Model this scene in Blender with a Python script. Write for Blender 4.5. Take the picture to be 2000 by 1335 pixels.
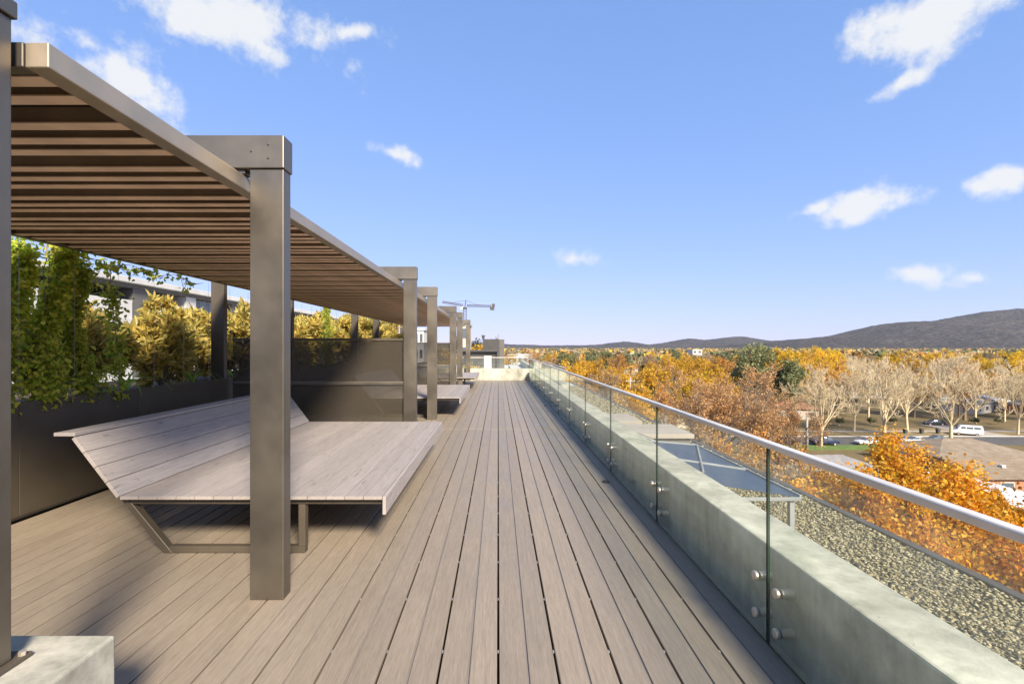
import bpy, bmesh, math, random
import numpy as np
from mathutils import Vector, Matrix

for o in list(bpy.data.objects):
    bpy.data.objects.remove(o, do_unlink=True)
S = bpy.context.scene
COL = S.collection
R = math.radians
EYE = 1.5          # camera height over the deck, metres
F = 944.0          # focal length in pixels of the 2000 px wide photograph
VX, VY = 973.0, 678.0
GZ = -18.0         # street level below the deck

# ------------------------------------------------------------------ camera
cam = bpy.data.cameras.new('camera')
cam.sensor_width = 36.0
cam.lens = F / 2000 * 36
cam.shift_x = (1000 - VX) / 2000
cam.shift_y = (VY - 667.5) / 2000
cam.clip_start = 0.05
cam.clip_end = 30000
camo = bpy.data.objects.new('camera', cam)
camo.location = (0, 0, EYE)
camo.rotation_euler = (R(90), 0, 0)
COL.objects.link(camo)
S.camera = camo

# ------------------------------------------------------------------ light
SUN_AZ, SUN_EL = R(156), R(35)     # azimuth from +Y towards +X
SV = Vector((math.sin(SUN_AZ) * math.cos(SUN_EL), math.cos(SUN_AZ) * math.cos(SUN_EL), math.sin(SUN_EL)))
sun = bpy.data.lights.new('sun', 'SUN')
sun.energy = 5.0
sun.angle = R(12)
sun.color = (1.0, 0.89, 0.73)
suno = bpy.data.objects.new('sun', sun)
suno.rotation_euler = (-SV).to_track_quat('-Z', 'Y').to_euler()
suno.location = SV * 60
COL.objects.link(suno)
S.view_settings.view_transform = 'Standard'
S.view_settings.look = 'None'
S.view_settings.gamma = 1.0
S.view_settings.exposure = 1.0
S.view_settings.use_curve_mapping = False
SKY_STRENGTH = 0.1
HAZE = 0.000036

# ------------------------------------------------------------------ world: sky with scattered clouds
W = bpy.data.worlds.new('World')
S.world = W
W.use_nodes = True
nt = W.node_tree
for n in list(nt.nodes):
    nt.nodes.remove(n)


def wn(t, **kw):
    n = nt.nodes.new(t)
    for k, v in kw.items():
        setattr(n, k, v)
    return n


def build_world():
    L = nt.links.new
    out = wn('ShaderNodeOutputWorld')
    sky = wn('ShaderNodeTexSky', sky_type='NISHITA')
    sky.sun_disc = False
    sky.sun_elevation = SUN_EL
    sky.sun_rotation = SUN_AZ
    sky.altitude = 600
    sky.air_density = 1.0
    sky.dust_density = 0.1
    sky.ozone_density = 2.0
    bg = wn('ShaderNodeBackground')
    bg.inputs['Strength'].default_value = SKY_STRENGTH
    tc = wn('ShaderNodeTexCoord')
    nz = wn('ShaderNodeTexNoise')
    nz.inputs['Scale'].default_value = 11.0
    nz.inputs['Detail'].default_value = 9.0
    nz.inputs['Roughness'].default_value = 0.62
    L(tc.outputs['Generated'], nz.inputs['Vector'])
    # clouds: direction (from photograph bearings) + half sizes in radians; more of the same around the rest of the sky
    cl = [(480, 45, .135, .048, 0), (590, 75, .10, .03, .3), (245, 150, .075, .05, -.5), (175, 85, .035, .018, 0), (35, 60, .05, .03, 0),
          (1815, 45, .09, .045, .1), (1770, 160, .035, .014, .3), (1715, 392, .085, .024, .05), (1945, 354, .04, .018, 0),
          (770, 300, .055, .016, -.25), (1133, 506, .05, .022, -.1), (1792, 534, .045, .019, 0), (1900, 543, .026, .015, 0),
          (690, 62, .05, .016, .3), (520, 95, .06, .02, -.2), (1600, 405, .03, .012, .2)]
    items = []
    for px, py, a, b, rot in cl:
        d = Vector(((px - VX) / F, 1, (VY - py) / F)).normalized()
        items.append((d, a, b, rot))
    rnd = random.Random(5)
    for i in range(26):
        az = R(50 + 260 * (i + rnd.random()) / 26)
        el = R(rnd.uniform(6, 50))
        d = Vector((math.sin(az) * math.cos(el), math.cos(az) * math.cos(el), math.sin(el)))
        a = rnd.uniform(.04, .14)
        items.append((d, a, a * rnd.uniform(.3, .5), rnd.uniform(-.3, .3)))
    prev = None
    for d, a, b, rot in items:
        t1 = d.cross(Vector((0, 0, 1))).normalized()
        t2 = t1.cross(d).normalized()
        u = t1 * math.cos(rot) + t2 * math.sin(rot)
        v = -t1 * math.sin(rot) + t2 * math.cos(rot)
        m = Matrix((u, v, u.cross(v))).transposed()
        mp = wn('ShaderNodeMapping', vector_type='TEXTURE')
        mp.inputs['Location'].default_value = d
        mp.inputs['Rotation'].default_value = m.to_euler()
        mp.inputs['Scale'].default_value = (a, b, max(a, .08))
        L(tc.outputs['Generated'], mp.inputs['Vector'])
        ln = wn('ShaderNodeVectorMath', operation='LENGTH')
        L(mp.outputs[0], ln.inputs[0])
        if prev is None:
            prev = ln.outputs['Value']
        else:
            mn = wn('ShaderNodeMath', operation='SMOOTH_MIN')
            mn.inputs[2].default_value = 0.25
            L(prev, mn.inputs[0])
            L(ln.outputs['Value'], mn.inputs[1])
            prev = mn.outputs[0]
    # ragged edge: distance pushed about by noise
    sub = wn('ShaderNodeMath', operation='MULTIPLY_ADD')
    sub.inputs[1].default_value = 4.6
    sub.inputs[2].default_value = -2.3
    L(nz.outputs['Fac'], sub.inputs[0])
    dd = wn('ShaderNodeMath', operation='ADD')
    L(prev, dd.inputs[0])
    L(sub.outputs[0], dd.inputs[1])
    mr = wn('ShaderNodeMapRange', interpolation_type='SMOOTHSTEP')
    mr.inputs['From Min'].default_value = 1.2
    mr.inputs['From Max'].default_value = 0.15
    L(dd.outputs[0], mr.inputs['Value'])
    mul = wn('ShaderNodeMath', operation='MULTIPLY')
    mul.inputs[1].default_value = 0.93
    L(mr.outputs[0], mul.inputs[0])
    mix = wn('ShaderNodeMix', data_type='RGBA')
    L(mul.outputs[0], mix.inputs[0])
    # even grade of the whole sky: deeper blue overhead, softer towards the horizon
    sp = wn('ShaderNodeSeparateColor')
    cb = wn('ShaderNodeCombineColor')
    L(sky.outputs[0], sp.inputs[0])
    for ch, (g, k) in enumerate(((.57, 1.19), (.42, 1.71), (.4, 2.84))):
        pwr = wn('ShaderNodeMath', operation='POWER')
        pwr.inputs[1].default_value = g
        L(sp.outputs[ch], pwr.inputs[0])
        ml = wn('ShaderNodeMath', operation='MULTIPLY')
        ml.inputs[1].default_value = k
        L(pwr.outputs[0], ml.inputs[0])
        L(ml.outputs[0], cb.inputs[ch])
    L(cb.outputs[0], mix.inputs[6])
    cv = CLOUD
    mix.inputs[7].default_value = (cv * .98, cv * .99, cv, 1)
    L(mix.outputs[2], bg.inputs['Color'])
    L(bg.outputs[0], out.inputs[0])


CLOUD = 0.47 / SKY_STRENGTH
build_world()

# ================================================================== helpers
def P(px, py, Y):
    """point of the place at depth Y seen at a pixel of the photograph"""
    return ((px - VX) * Y / F, Y, EYE - (py - VY) * Y / F)


def gX(px, Y):
    return (px - VX) * Y / F


def tag(o, label=None, cat=None, group=None, kind=None):
    if label: o['label'] = label
    if cat: o['category'] = cat
    if group: o['group'] = group
    if kind: o['kind'] = kind
    return o


def empty(name, loc=(0, 0, 0), rz=0.0, label=None, cat=None, group=None, kind=None):
    o = bpy.data.objects.new(name, None)
    o.empty_display_size = 0.2
    o.location = loc
    o.rotation_euler = (0, 0, rz)
    COL.objects.link(o)
    return tag(o, label, cat, group, kind)


def put(name, me, parent=None, loc=(0, 0, 0), rot=(0, 0, 0), scale=None):
    o = bpy.data.objects.new(name, me)
    o.location = loc
    o.rotation_euler = rot
    if scale: o.scale = scale
    if parent: o.parent = parent
    COL.objects.link(o)
    return o


def copy_tree(o, parent=None):
    c = o.copy()
    COL.objects.link(c)
    c.parent = parent
    for ch in list(o.children):
        copy_tree(ch, c)
    return c


def mesh_np(name, V, Fc, mat, smooth=False, matidx=None):
    """mesh from an (N,3) array and an (M,k) face array"""
    V = np.asarray(V, dtype=np.float32)
    Fc = np.asarray(Fc, dtype=np.int32)
    me = bpy.data.meshes.new(name)
    k = Fc.shape[1]
    me.vertices.add(len(V))
    me.vertices.foreach_set('co', V.ravel())
    me.loops.add(Fc.size)
    me.loops.foreach_set('vertex_index', Fc.ravel())
    me.polygons.add(len(Fc))
    me.polygons.foreach_set('loop_start', np.arange(0, Fc.size, k, dtype=np.int32))
    me.polygons.foreach_set('loop_total', np.full(len(Fc), k, dtype=np.int32))
    if smooth:
        me.polygons.foreach_set('use_smooth', np.ones(len(Fc), dtype=bool))
    for m in (mat if isinstance(mat, (list, tuple)) else [mat]):
        me.materials.append(m)
    if matidx is not None:
        me.polygons.foreach_set('material_index', np.asarray(matidx, dtype=np.int32))
    me.update(calc_edges=True)
    return me


class MB:
    def __init__(s):
        s.v, s.f, s.m = [], [], []

    def add(s, V, Fc, mi=0):
        b = len(s.v)
        s.v += [tuple(p) for p in V]
        s.f += [tuple(i + b for i in q) for q in Fc]
        s.m += [mi] * len(Fc)
        return s

    def box(s, x0, x1, y0, y1, z0, z1, mi=0):
        return s.add([(x0, y0, z0), (x1, y0, z0), (x1, y1, z0), (x0, y1, z0), (x0, y0, z1), (x1, y0, z1), (x1, y1, z1), (x0, y1, z1)],
                     [(0, 3, 2, 1), (4, 5, 6, 7), (0, 1, 5, 4), (1, 2, 6, 5), (2, 3, 7, 6), (3, 0, 4, 7)], mi)

    def prism(s, poly, y0, y1, axis='y', mi=0):
        """polygon (u,w) extruded along an axis: y -> (u,y,w), x -> (x,u,w), z -> (u,w,z)"""
        n = len(poly)
        def pt(u, w, t):
            return (u, t, w) if axis == 'y' else ((t, u, w) if axis == 'x' else (u, w, t))
        V = [pt(u, w, y0) for u, w in poly] + [pt(u, w, y1) for u, w in poly]
        Fc = [tuple(range(n)), tuple(range(2 * n - 1, n - 1, -1))]
        Fc += [(i, i + n, (i + 1) % n + n, (i + 1) % n) for i in range(n)]
        return s.add(V, Fc, mi)

    def bar(s, a, b, w, h=None, mi=0):
        a, b = Vector(a), Vector(b)
        h = h or w
        d = (b - a).normalized()
        up = Vector((0, 0, 1)) if abs(d.z) < .95 else Vector((0, 1, 0))
        u = d.cross(up).normalized() * w / 2
        v = u.cross(d).normalized() * h / 2
        V = [a - u - v, a + u - v, a + u + v, a - u + v, b - u - v, b + u - v, b + u + v, b - u + v]
        return s.add(V, [(0, 1, 2, 3), (7, 6, 5, 4), (0, 4, 5, 1), (1, 5, 6, 2), (2, 6, 7, 3), (3, 7, 4, 0)], mi)

    def cyl(s, a, b, r0, r1=None, n=12, mi=0):
        a, b = Vector(a), Vector(b)
        r1 = r0 if r1 is None else r1
        d = (b - a).normalized()
        up = Vector((0, 0, 1)) if abs(d.z) < .95 else Vector((0, 1, 0))
        u = d.cross(up).normalized()
        v = u.cross(d).normalized()
        V = []
        for c, r in ((a, r0), (b, r1)):
            for i in range(n):
                t = 2 * math.pi * i / n
                V.append(c + u * (r * math.cos(t)) + v * (r * math.sin(t)))
        Fc = [(i, (i + 1) % n, (i + 1) % n + n, i + n) for i in range(n)]
        Fc += [tuple(range(n - 1, -1, -1)), tuple(range(n, 2 * n))]
        return s.add(V, Fc, mi)

    def mesh(s, name, mat, bevel=0.0, seg=1, smooth=False):
        me = bpy.data.meshes.new(name)
        me.from_pydata(s.v, [], s.f)
        for m in (mat if isinstance(mat, (list, tuple)) else [mat]):
            me.materials.append(m)
        me.polygons.foreach_set('material_index', s.m)
        bm = bmesh.new()
        bm.from_mesh(me)
        bmesh.ops.recalc_face_normals(bm, faces=bm.faces)
        if bevel > 0:
            bmesh.ops.bevel(bm, geom=[e for e in bm.edges if e.is_manifold and e.calc_face_angle(0) > .4], offset=bevel, segments=seg, affect='EDGES', profile=.5, clamp_overlap=True)
        bm.to_mesh(me)
        bm.free()
        if smooth:
            me.polygons.foreach_set('use_smooth', np.ones(len(me.polygons), dtype=bool))
        me.update()
        return me


def boxm(name, dx, dy, dz, mat, bevel=0.0, seg=1):
    """box centred in x and y with its base at z 0"""
    return MB().box(-dx / 2, dx / 2, -dy / 2, dy / 2, 0, dz).mesh(name, mat, bevel, seg)


def boxpart(name, parent, x0, x1, y0, y1, z0, z1, mat, bevel=0.0, seg=1):
    me = boxm(name, x1 - x0, y1 - y0, z1 - z0, mat, bevel, seg)
    return put(name, me, parent, ((x0 + x1) / 2, (y0 + y1) / 2, z0))


# ================================================================== materials
def newmat(name):
    m = bpy.data.materials.new(name)
    m.use_nodes = True
    t = m.node_tree
    for n in list(t.nodes):
        t.nodes.remove(n)
    return m, t


def N(t, ty, **kw):
    n = t.nodes.new(ty)
    for k, v in kw.items():
        if k.startswith('i_'):
            n.inputs[k[2:].replace('_', ' ')].default_value = v
        else:
            setattr(n, k, v)
    return n


def ramp(t, fac, stops, interp='LINEAR'):
    r = N(t, 'ShaderNodeValToRGB')
    cr = r.color_ramp
    cr.interpolation = interp
    while len(cr.elements) < len(stops):
        cr.elements.new(0.5)
    for e, (p, c) in zip(cr.elements, stops):
        e.position = p
        e.color = (*c, 1) if len(c) == 3 else c
    t.links.new(fac, r.inputs[0])
    return r.outputs[0]


def mixc(t, fac, a, b, mode='MIX'):
    m = N(t, 'ShaderNodeMix', data_type='RGBA', blend_type=mode)
    for sock, val in ((m.inputs[0], fac), (m.inputs[6], a), (m.inputs[7], b)):
        if hasattr(val, 'links'):
            t.links.new(val, sock)
        elif isinstance(val, (int, float)):
            sock.default_value = val
        else:
            sock.default_value = (*val, 1)
    return m.outputs[2]


def noise(t, scale, detail=4, rough=.55, stretch=None, coord='Object', offset_random=False, dist=0.0):
    tc = N(t, 'ShaderNodeTexCoord')
    vec = tc.outputs[coord]
    if offset_random:
        oi = N(t, 'ShaderNodeObjectInfo')
        ml = N(t, 'ShaderNodeMath', operation='MULTIPLY')
        ml.inputs[1].default_value = 57.0
        t.links.new(oi.outputs['Random'], ml.inputs[0])
        ad = N(t, 'ShaderNodeVectorMath', operation='ADD')
        t.links.new(vec, ad.inputs[0])
        t.links.new(ml.outputs[0], ad.inputs[1])
        vec = ad.outputs[0]
    if stretch:
        mp = N(t, 'ShaderNodeMapping')
        mp.inputs['Scale'].default_value = stretch
        t.links.new(vec, mp.inputs['Vector'])
        vec = mp.outputs[0]
    n = N(t, 'ShaderNodeTexNoise')
    n.inputs['Scale'].default_value = scale
    n.inputs['Detail'].default_value = detail
    n.inputs['Roughness'].default_value = rough
    n.inputs['Distortion'].default_value = dist
    t.links.new(vec, n.inputs['Vector'])
    return n.outputs['Fac']


def finish(t, color, rough=.6, metal=0.0, spec=.5, bump=None, bstr=.2, bdist=.01):
    p = N(t, 'ShaderNodeBsdfPrincipled')
    for k, v in (('Base Color', color), ('Roughness', rough), ('Metallic', metal)):
        if hasattr(v, 'links'):
            t.links.new(v, p.inputs[k])
        elif isinstance(v, (tuple, list)):
            p.inputs[k].default_value = (*v, 1)
        else:
            p.inputs[k].default_value = v
    p.inputs['Specular IOR Level'].default_value = spec
    if bump is not None:
        b = N(t, 'ShaderNodeBump')
        b.inputs['Strength'].default_value = bstr
        b.inputs['Distance'].default_value = bdist
        t.links.new(bump, b.inputs['Height'])
        t.links.new(b.outputs[0], p.inputs['Normal'])
    o = N(t, 'ShaderNodeOutputMaterial')
    t.links.new(p.outputs[0], o.inputs[0])
    return p


def simple(name, col, rough=.6, metal=0.0, var=.15, scale=6.0, spec=.5, bstr=0.0, coord='Object'):
    m, t = newmat(name)
    n = noise(t, scale, 5, .6, coord=coord)
    c = ramp(t, n, [(.3, tuple(x * (1 - var) for x in col)), (.7, tuple(min(1, x * (1 + var)) for x in col))])
    finish(t, c, rough, metal, spec, n if bstr else None, bstr)
    return m


def objvar(t, c, lo=.85, hi=1.12):
    oi = N(t, 'ShaderNodeObjectInfo')
    mr = N(t, 'ShaderNodeMapRange')
    mr.inputs['To Min'].default_value = lo
    mr.inputs['To Max'].default_value = hi
    t.links.new(oi.outputs['Random'], mr.inputs['Value'])
    vm = N(t, 'ShaderNodeVectorMath', operation='SCALE')
    t.links.new(c, vm.inputs[0])
    t.links.new(mr.outputs[0], vm.inputs['Scale'])
    return vm.outputs[0]


def mat_deck():
    m, t = newmat('deck_composite')
    g = noise(t, 10, 6, .65, (9, .35, 9), offset_random=True, dist=.8)
    g2 = noise(t, 60, 3, .6, (6, .25, 6), offset_random=True)
    blot = noise(t, 1.6, 4, .6, coord='Object', offset_random=True)
    c = ramp(t, g, [(.28, DECK_D), (.5, DECK_M), (.74, DECK_L)])
    c = mixc(t, .28, c, ramp(t, g2, [(.35, (.25, .21, .17)), (.62, (.62, .56, .48))]), 'OVERLAY')
    c = mixc(t, .5, c, ramp(t, blot, [(.3, (.46, .46, .46)), (.7, (.54, .535, .53))]), 'OVERLAY')
    c = objvar(t, c, .93, 1.06)
    rr = ramp(t, blot, [(.3, (.42,) * 3), (.7, (.6,) * 3)])
    finish(t, c, rr, 0, .45, g2, .25, .002)
    return m


DECK_D, DECK_M, DECK_L = (.215, .18, .138), (.262, .22, .17), (.305, .257, .20)


def mat_bed():
    m, t = newmat('weathered_board')
    g = noise(t, 9, 6, .65, (9, .4, 9), offset_random=True, dist=.6)
    st = noise(t, 5.0, 5, .7, (7, .8, 7), offset_random=True, dist=.4)
    c = ramp(t, g, [(.3, (.28, .245, .22)), (.55, (.34, .30, .275)), (.75, (.40, .36, .33))])
    k = ramp(t, st, [(.60, (0, 0, 0)), (.66, (.8, .8, .8))])
    c = mixc(t, k, c, (.17, .145, .13))
    c = objvar(t, c, .93, 1.06)
    finish(t, c, .55, 0, .4, g, .25, .002)
    return m


def mat_concrete(name, base, stain=.6, streak=True):
    m, t = newmat(name)
    a = noise(t, 2.1, 9, .66)
    b = noise(t, 16, 6, .7)
    s = noise(t, 7.0, 6, .65, (1, 1, .10) if streak else None, dist=.3)
    s2 = noise(t, 1.0, 4, .6, (1.6, 1.6, .2) if streak else None, dist=.6)
    fine = noise(t, 120, 2, .5)
    pit = noise(t, 34, 3, .5)
    lo = tuple(x * .62 for x in base)
    hi = tuple(min(1, x * 1.25) for x in base)
    c = ramp(t, a, [(.3, lo), (.5, base), (.72, hi)])
    c = mixc(t, .75 * stain, c, ramp(t, s, [(.34, (.24, .27, .22)), (.5, (.5, .5, .48)), (.68, (.66, .66, .64))]), 'OVERLAY')
    c = mixc(t, .9 * stain, c, ramp(t, s2, [(.34, (.27, .30, .25)), (.5, (.5, .5, .48)), (.68, (.62, .62, .6))]), 'OVERLAY')
    c = mixc(t, .8 * stain, c, ramp(t, b, [(.3, (.36, .36, .36)), (.7, (.62, .62, .62))]), 'OVERLAY')
    # hairline cracks and bug holes
    tc = N(t, 'ShaderNodeTexCoord')
    vo = N(t, 'ShaderNodeTexVoronoi', feature='DISTANCE_TO_EDGE')
    vo.inputs['Scale'].default_value = .55
    wob = N(t, 'ShaderNodeTexNoise')
    wob.inputs['Scale'].default_value = 5
    wob.inputs['Detail'].default_value = 5
    t.links.new(tc.outputs['Object'], wob.inputs['Vector'])
    va = N(t, 'ShaderNodeVectorMath', operation='MULTIPLY_ADD')
    va.inputs[1].default_value = (.35, .35, .35)
    t.links.new(wob.outputs['Color'], va.inputs[0])
    t.links.new(tc.outputs['Object'], va.inputs[2])
    t.links.new(va.outputs[0], vo.inputs['Vector'])
    ck = ramp(t, vo.outputs['Distance'], [(0, (.55,) * 3), (.006, (0, 0, 0))])
    br = ramp(t, a, [(.45, (0, 0, 0)), (.6, (1, 1, 1))])
    ckm = mixc(t, 1.0, ck, br, 'MULTIPLY')
    c = mixc(t, ckm, c, tuple(x * .45 for x in base))
    pk = ramp(t, pit, [(.73, (0, 0, 0)), (.76, (.6, .6, .6))])
    c = mixc(t, pk, c, tuple(x * .5 for x in base))
    finish(t, c, .82, 0, .3, fine, .25, .003)
    return m


def mat_metal(name, col, rough=.42, metal=.35):
    m, t = newmat(name)
    a = noise(t, 2.2, 5, .6, offset_random=True)
    d = noise(t, 90, 2, .6)
    c = ramp(t, a, [(.3, tuple(x * .86 for x in col)), (.7, tuple(x * 1.14 for x in col))])
    rr = ramp(t, a, [(.3, (rough - .06,) * 3), (.7, (rough + .1,) * 3)])
    finish(t, c, rr, metal, .5, d, .05, .001)
    return m


def mat_glass(name, tint, refl=1.0, dust_sheen=.03):
    m, t = newmat(name)
    # Schlick reflectance, the same on entering and leaving faces
    ge = N(t, 'ShaderNodeNewGeometry')
    dt = N(t, 'ShaderNodeVectorMath', operation='DOT_PRODUCT')
    t.links.new(ge.outputs['Normal'], dt.inputs[0])
    t.links.new(ge.outputs['Incoming'], dt.inputs[1])
    ab = N(t, 'ShaderNodeMath', operation='ABSOLUTE')
    t.links.new(dt.outputs['Value'], ab.inputs[0])
    om = N(t, 'ShaderNodeMath', operation='SUBTRACT')
    om.inputs[0].default_value = 1.0
    t.links.new(ab.outputs[0], om.inputs[1])
    pw_ = N(t, 'ShaderNodeMath', operation='POWER')
    pw_.inputs[1].default_value = 5.0
    t.links.new(om.outputs[0], pw_.inputs[0])
    fr = N(t, 'ShaderNodeMath', operation='MULTIPLY_ADD')
    fr.inputs[1].default_value = .5
    fr.inputs[2].default_value = .035
    t.links.new(pw_.outputs[0], fr.inputs[0])
    tr = N(t, 'ShaderNodeBsdfTransparent')
    tr.inputs[0].default_value = (*tint, 1)
    gl = N(t, 'ShaderNodeBsdfGlossy')
    gl.inputs['Roughness'].default_value = .012
    gl.inputs['Color'].default_value = (.95, 1, .97, 1)
    df = N(t, 'ShaderNodeBsdfDiffuse')
    df.inputs[0].default_value = (.78, .82, .76, 1)
    nz = noise(t, 3.0, 6, .65)
    dm = N(t, 'ShaderNodeMapRange')
    dm.inputs['From Min'].default_value = .35
    dm.inputs['From Max'].default_value = .8
    dm.inputs['To Min'].default_value = dust_sheen * .3  # patchy dust veil, raised to paint a milky sheen on the glass
    dm.inputs['To Max'].default_value = dust_sheen * 1.6
    t.links.new(nz, dm.inputs['Value'])
    mx0 = N(t, 'ShaderNodeMixShader')
    t.links.new(dm.outputs[0], mx0.inputs[0])
    t.links.new(tr.outputs[0], mx0.inputs[1])
    tl = N(t, 'ShaderNodeBsdfTranslucent')
    tl.inputs[0].default_value = (.80, .84, .74, 1)
    dd_ = N(t, 'ShaderNodeMixShader')
    dd_.inputs[0].default_value = .6
    t.links.new(df.outputs[0], dd_.inputs[1])
    t.links.new(tl.outputs[0], dd_.inputs[2])
    t.links.new(dd_.outputs[0], mx0.inputs[2])
    fm = N(t, 'ShaderNodeMath', operation='MULTIPLY')
    fm.inputs[1].default_value = refl
    t.links.new(fr.outputs[0], fm.inputs[0])
    mx = N(t, 'ShaderNodeMixShader')
    t.links.new(fm.outputs[0], mx.inputs[0])
    t.links.new(mx0.outputs[0], mx.inputs[1])
    t.links.new(gl.outputs[0], mx.inputs[2])
    o = N(t, 'ShaderNodeOutputMaterial')
    t.links.new(mx.outputs[0], o.inputs[0])
    return m


def mat_mesh_screen():
    """finely perforated dark sheet: holes too small to see singly, 2 mm apart"""
    m, t = newmat('perforated_sheet')
    tr = N(t, 'ShaderNodeBsdfTransparent')
    p = N(t, 'ShaderNodeBsdfPrincipled')
    p.inputs['Base Color'].default_value = (.062, .05, .034, 1)
    p.inputs['Roughness'].default_value = .5
    nz = noise(t, 5, 4, .6)
    mr = N(t, 'ShaderNodeMapRange')
    mr.inputs['To Min'].default_value = .52
    mr.inputs['To Max'].default_value = .62
    t.links.new(nz, mr.inputs['Value'])
    mx = N(t, 'ShaderNodeMixShader')
    t.links.new(mr.outputs[0], mx.inputs[0])
    t.links.new(tr.outputs[0], mx.inputs[1])
    t.links.new(p.outputs[0], mx.inputs[2])
    o = N(t, 'ShaderNodeOutputMaterial')
    t.links.new(mx.outputs[0], o.inputs[0])
    return m


def mat_leaf(name, cols, trans=.35, rough=.5, sat_var=.0):
    m, t = newmat(name)
    ge = N(t, 'ShaderNodeNewGeometry')
    n = len(cols)
    c = ramp(t, ge.outputs['Random Per Island'], [(i / max(1, n - 1), c) for i, c in enumerate(cols)])
    c = objvar(t, c, .82, 1.15)
    p = N(t, 'ShaderNodeBsdfPrincipled')
    p.inputs['Roughness'].default_value = rough
    p.inputs['Specular IOR Level'].default_value = .3
    t.links.new(c, p.inputs['Base Color'])
    tl = N(t, 'ShaderNodeBsdfTranslucent')
    t.links.new(c, tl.inputs[0])
    mx = N(t, 'ShaderNodeMixShader')
    mx.inputs[0].default_value = trans
    t.links.new(p.outputs[0], mx.inputs[1])
    t.links.new(tl.outputs[0], mx.inputs[2])
    o = N(t, 'ShaderNodeOutputMaterial')
    t.links.new(mx.outputs[0], o.inputs[0])
    return m


def mat_attr(name, trans=.25):
    m, t = newmat(name)
    at = N(t, 'ShaderNodeAttribute', attribute_name='tone')
    p = N(t, 'ShaderNodeBsdfDiffuse')
    t.links.new(at.outputs['Color'], p.inputs[0])
    tl = N(t, 'ShaderNodeBsdfTranslucent')
    t.links.new(at.outputs['Color'], tl.inputs[0])
    mx = N(t, 'ShaderNodeMixShader')
    mx.inputs[0].default_value = trans
    t.links.new(p.outputs[0], mx.inputs[1])
    t.links.new(tl.outputs[0], mx.inputs[2])
    o = N(t, 'ShaderNodeOutputMaterial')
    t.links.new(mx.outputs[0], o.inputs[0])
    return m


def mat_ground():
    m, t = newmat('suburb_ground')
    a = noise(t, .02, 6, .6)
    b = noise(t, .35, 6, .65)
    c = ramp(t, a, [(.3, (.10, .085, .035)), (.5, (.16, .12, .06)), (.7, (.13, .12, .045))])
    c = mixc(t, .5, c, ramp(t, b, [(.3, (.10, .08, .04)), (.7, (.22, .17, .09))]))
    finish(t, c, .95, 0, .1)
    return m


def mat_hill():
    m, t = newmat('hill_bush')
    a = noise(t, .004, 7, .6)
    b = noise(t, .035, 5, .7)
    c = ramp(t, a, [(.3, (.05, .043, .038)), (.55, (.078, .066, .055)), (.78, (.115, .095, .07))])
    c = mixc(t, .9, c, ramp(t, b, [(.4, (.12, .12, .12)), (.6, (.8, .8, .8))]), 'OVERLAY')
    finish(t, c, 1, 0, 0, b, 1.0, 30)
    return m


def mat_tiles(name, col, sx=.3, axis=0):
    m, t = newmat(name)
    a = noise(t, .8, 5, .6)
    b = noise(t, 9, 3, .6)
    c = ramp(t, a, [(.3, tuple(x * .75 for x in col)), (.7, tuple(x * 1.2 for x in col))])
    c = mixc(t, .6, c, ramp(t, b, [(.3, (.32, .32, .32)), (.7, (.66, .66, .66))]), 'OVERLAY')
    finish(t, c, .85, 0, .2, b, .4, .02)
    return m


def mat_brick(name, c1, c2):
    m, t = newmat(name)
    tc = N(t, 'ShaderNodeTexCoord')
    mp = N(t, 'ShaderNodeMapping')
    mp.inputs['Rotation'].default_value = (R(90), 0, R(90))
    t.links.new(tc.outputs['Object'], mp.inputs['Vector'])
    bk = N(t, 'ShaderNodeTexBrick')
    bk.inputs['Color1'].default_value = (*c1, 1)
    bk.inputs['Color2'].default_value = (*c2, 1)
    bk.inputs['Mortar'].default_value = (.4, .36, .3, 1)
    bk.inputs['Scale'].default_value = 4
    t.links.new(mp.outputs[0], bk.inputs['Vector'])
    finish(t, bk.outputs[0], .9, 0, .2)
    return m


M = {}
M['deck'] = mat_deck()
M['strip'] = simple('joint_strip', (.21, .18, .15), .42, 0, .12, 3)
M['under'] = simple('deck_shadow_base', (.03, .027, .024), .9)
M['bed'] = mat_bed()
M['bronze'] = mat_metal('bronze_powdercoat', (.195, .17, .135), .42, .82)
M['fascia'] = mat_metal('sunlit_bronze_fascia', (.44, .37, .28), .45, .7)  # bronze of the posts lightened: sunlight on the front fascia put into its colour
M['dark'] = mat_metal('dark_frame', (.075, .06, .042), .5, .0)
M['panel'] = mat_metal('dark_planter_panel', (.085, .068, .045), .55, 0)
M['shade_bar'] = simple('batten_shade', (.36, .24, .145), .7, 0, .2, 3)  # darker than the batten timber: shade between battens put into the colour
M['slat'] = simple('pergola_batten', (.84, .60, .42), .6, 0, .2, 3)
M['conc'] = mat_concrete('parapet_concrete', (.43, .41, .345))
M['plinth'] = mat_concrete('plinth_concrete', (.40, .38, .33), .7, False)
M['slab'] = simple('pale_render', (.55, .53, .49), .85, 0, .1, .8)
M['glass'] = mat_glass('balustrade_glass', (.955, .982, .955), 1.0, .06)
M['gedge'] = simple('glass_edge', (.012, .03, .018), .15, 0, .1, 4, .8)
M['steel'] = mat_metal('brushed_steel', (.70, .63, .53), .4, .75)
M['rail'] = mat_metal('satin_handrail', (.80, .71, .57), .38, .45)
M['mesh'] = mat_mesh_screen()
M['chan'] = simple('drain_channel', (.30, .27, .20), .8)
M['ground'] = mat_ground()
M['hill'] = mat_hill()
M['asphalt'] = simple('asphalt', (.085, .08, .076), .9, 0, .2, .6)
M['verge'] = simple('leafy_verge', (.22, .165, .07), .95, 0, .35, .5)
M['lawn'] = simple('green_lawn', (.10, .16, .03), .95, 0, .3, 1)
M['path'] = simple('footpath', (.36, .31, .26), .9, 0, .12, 1)
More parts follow.
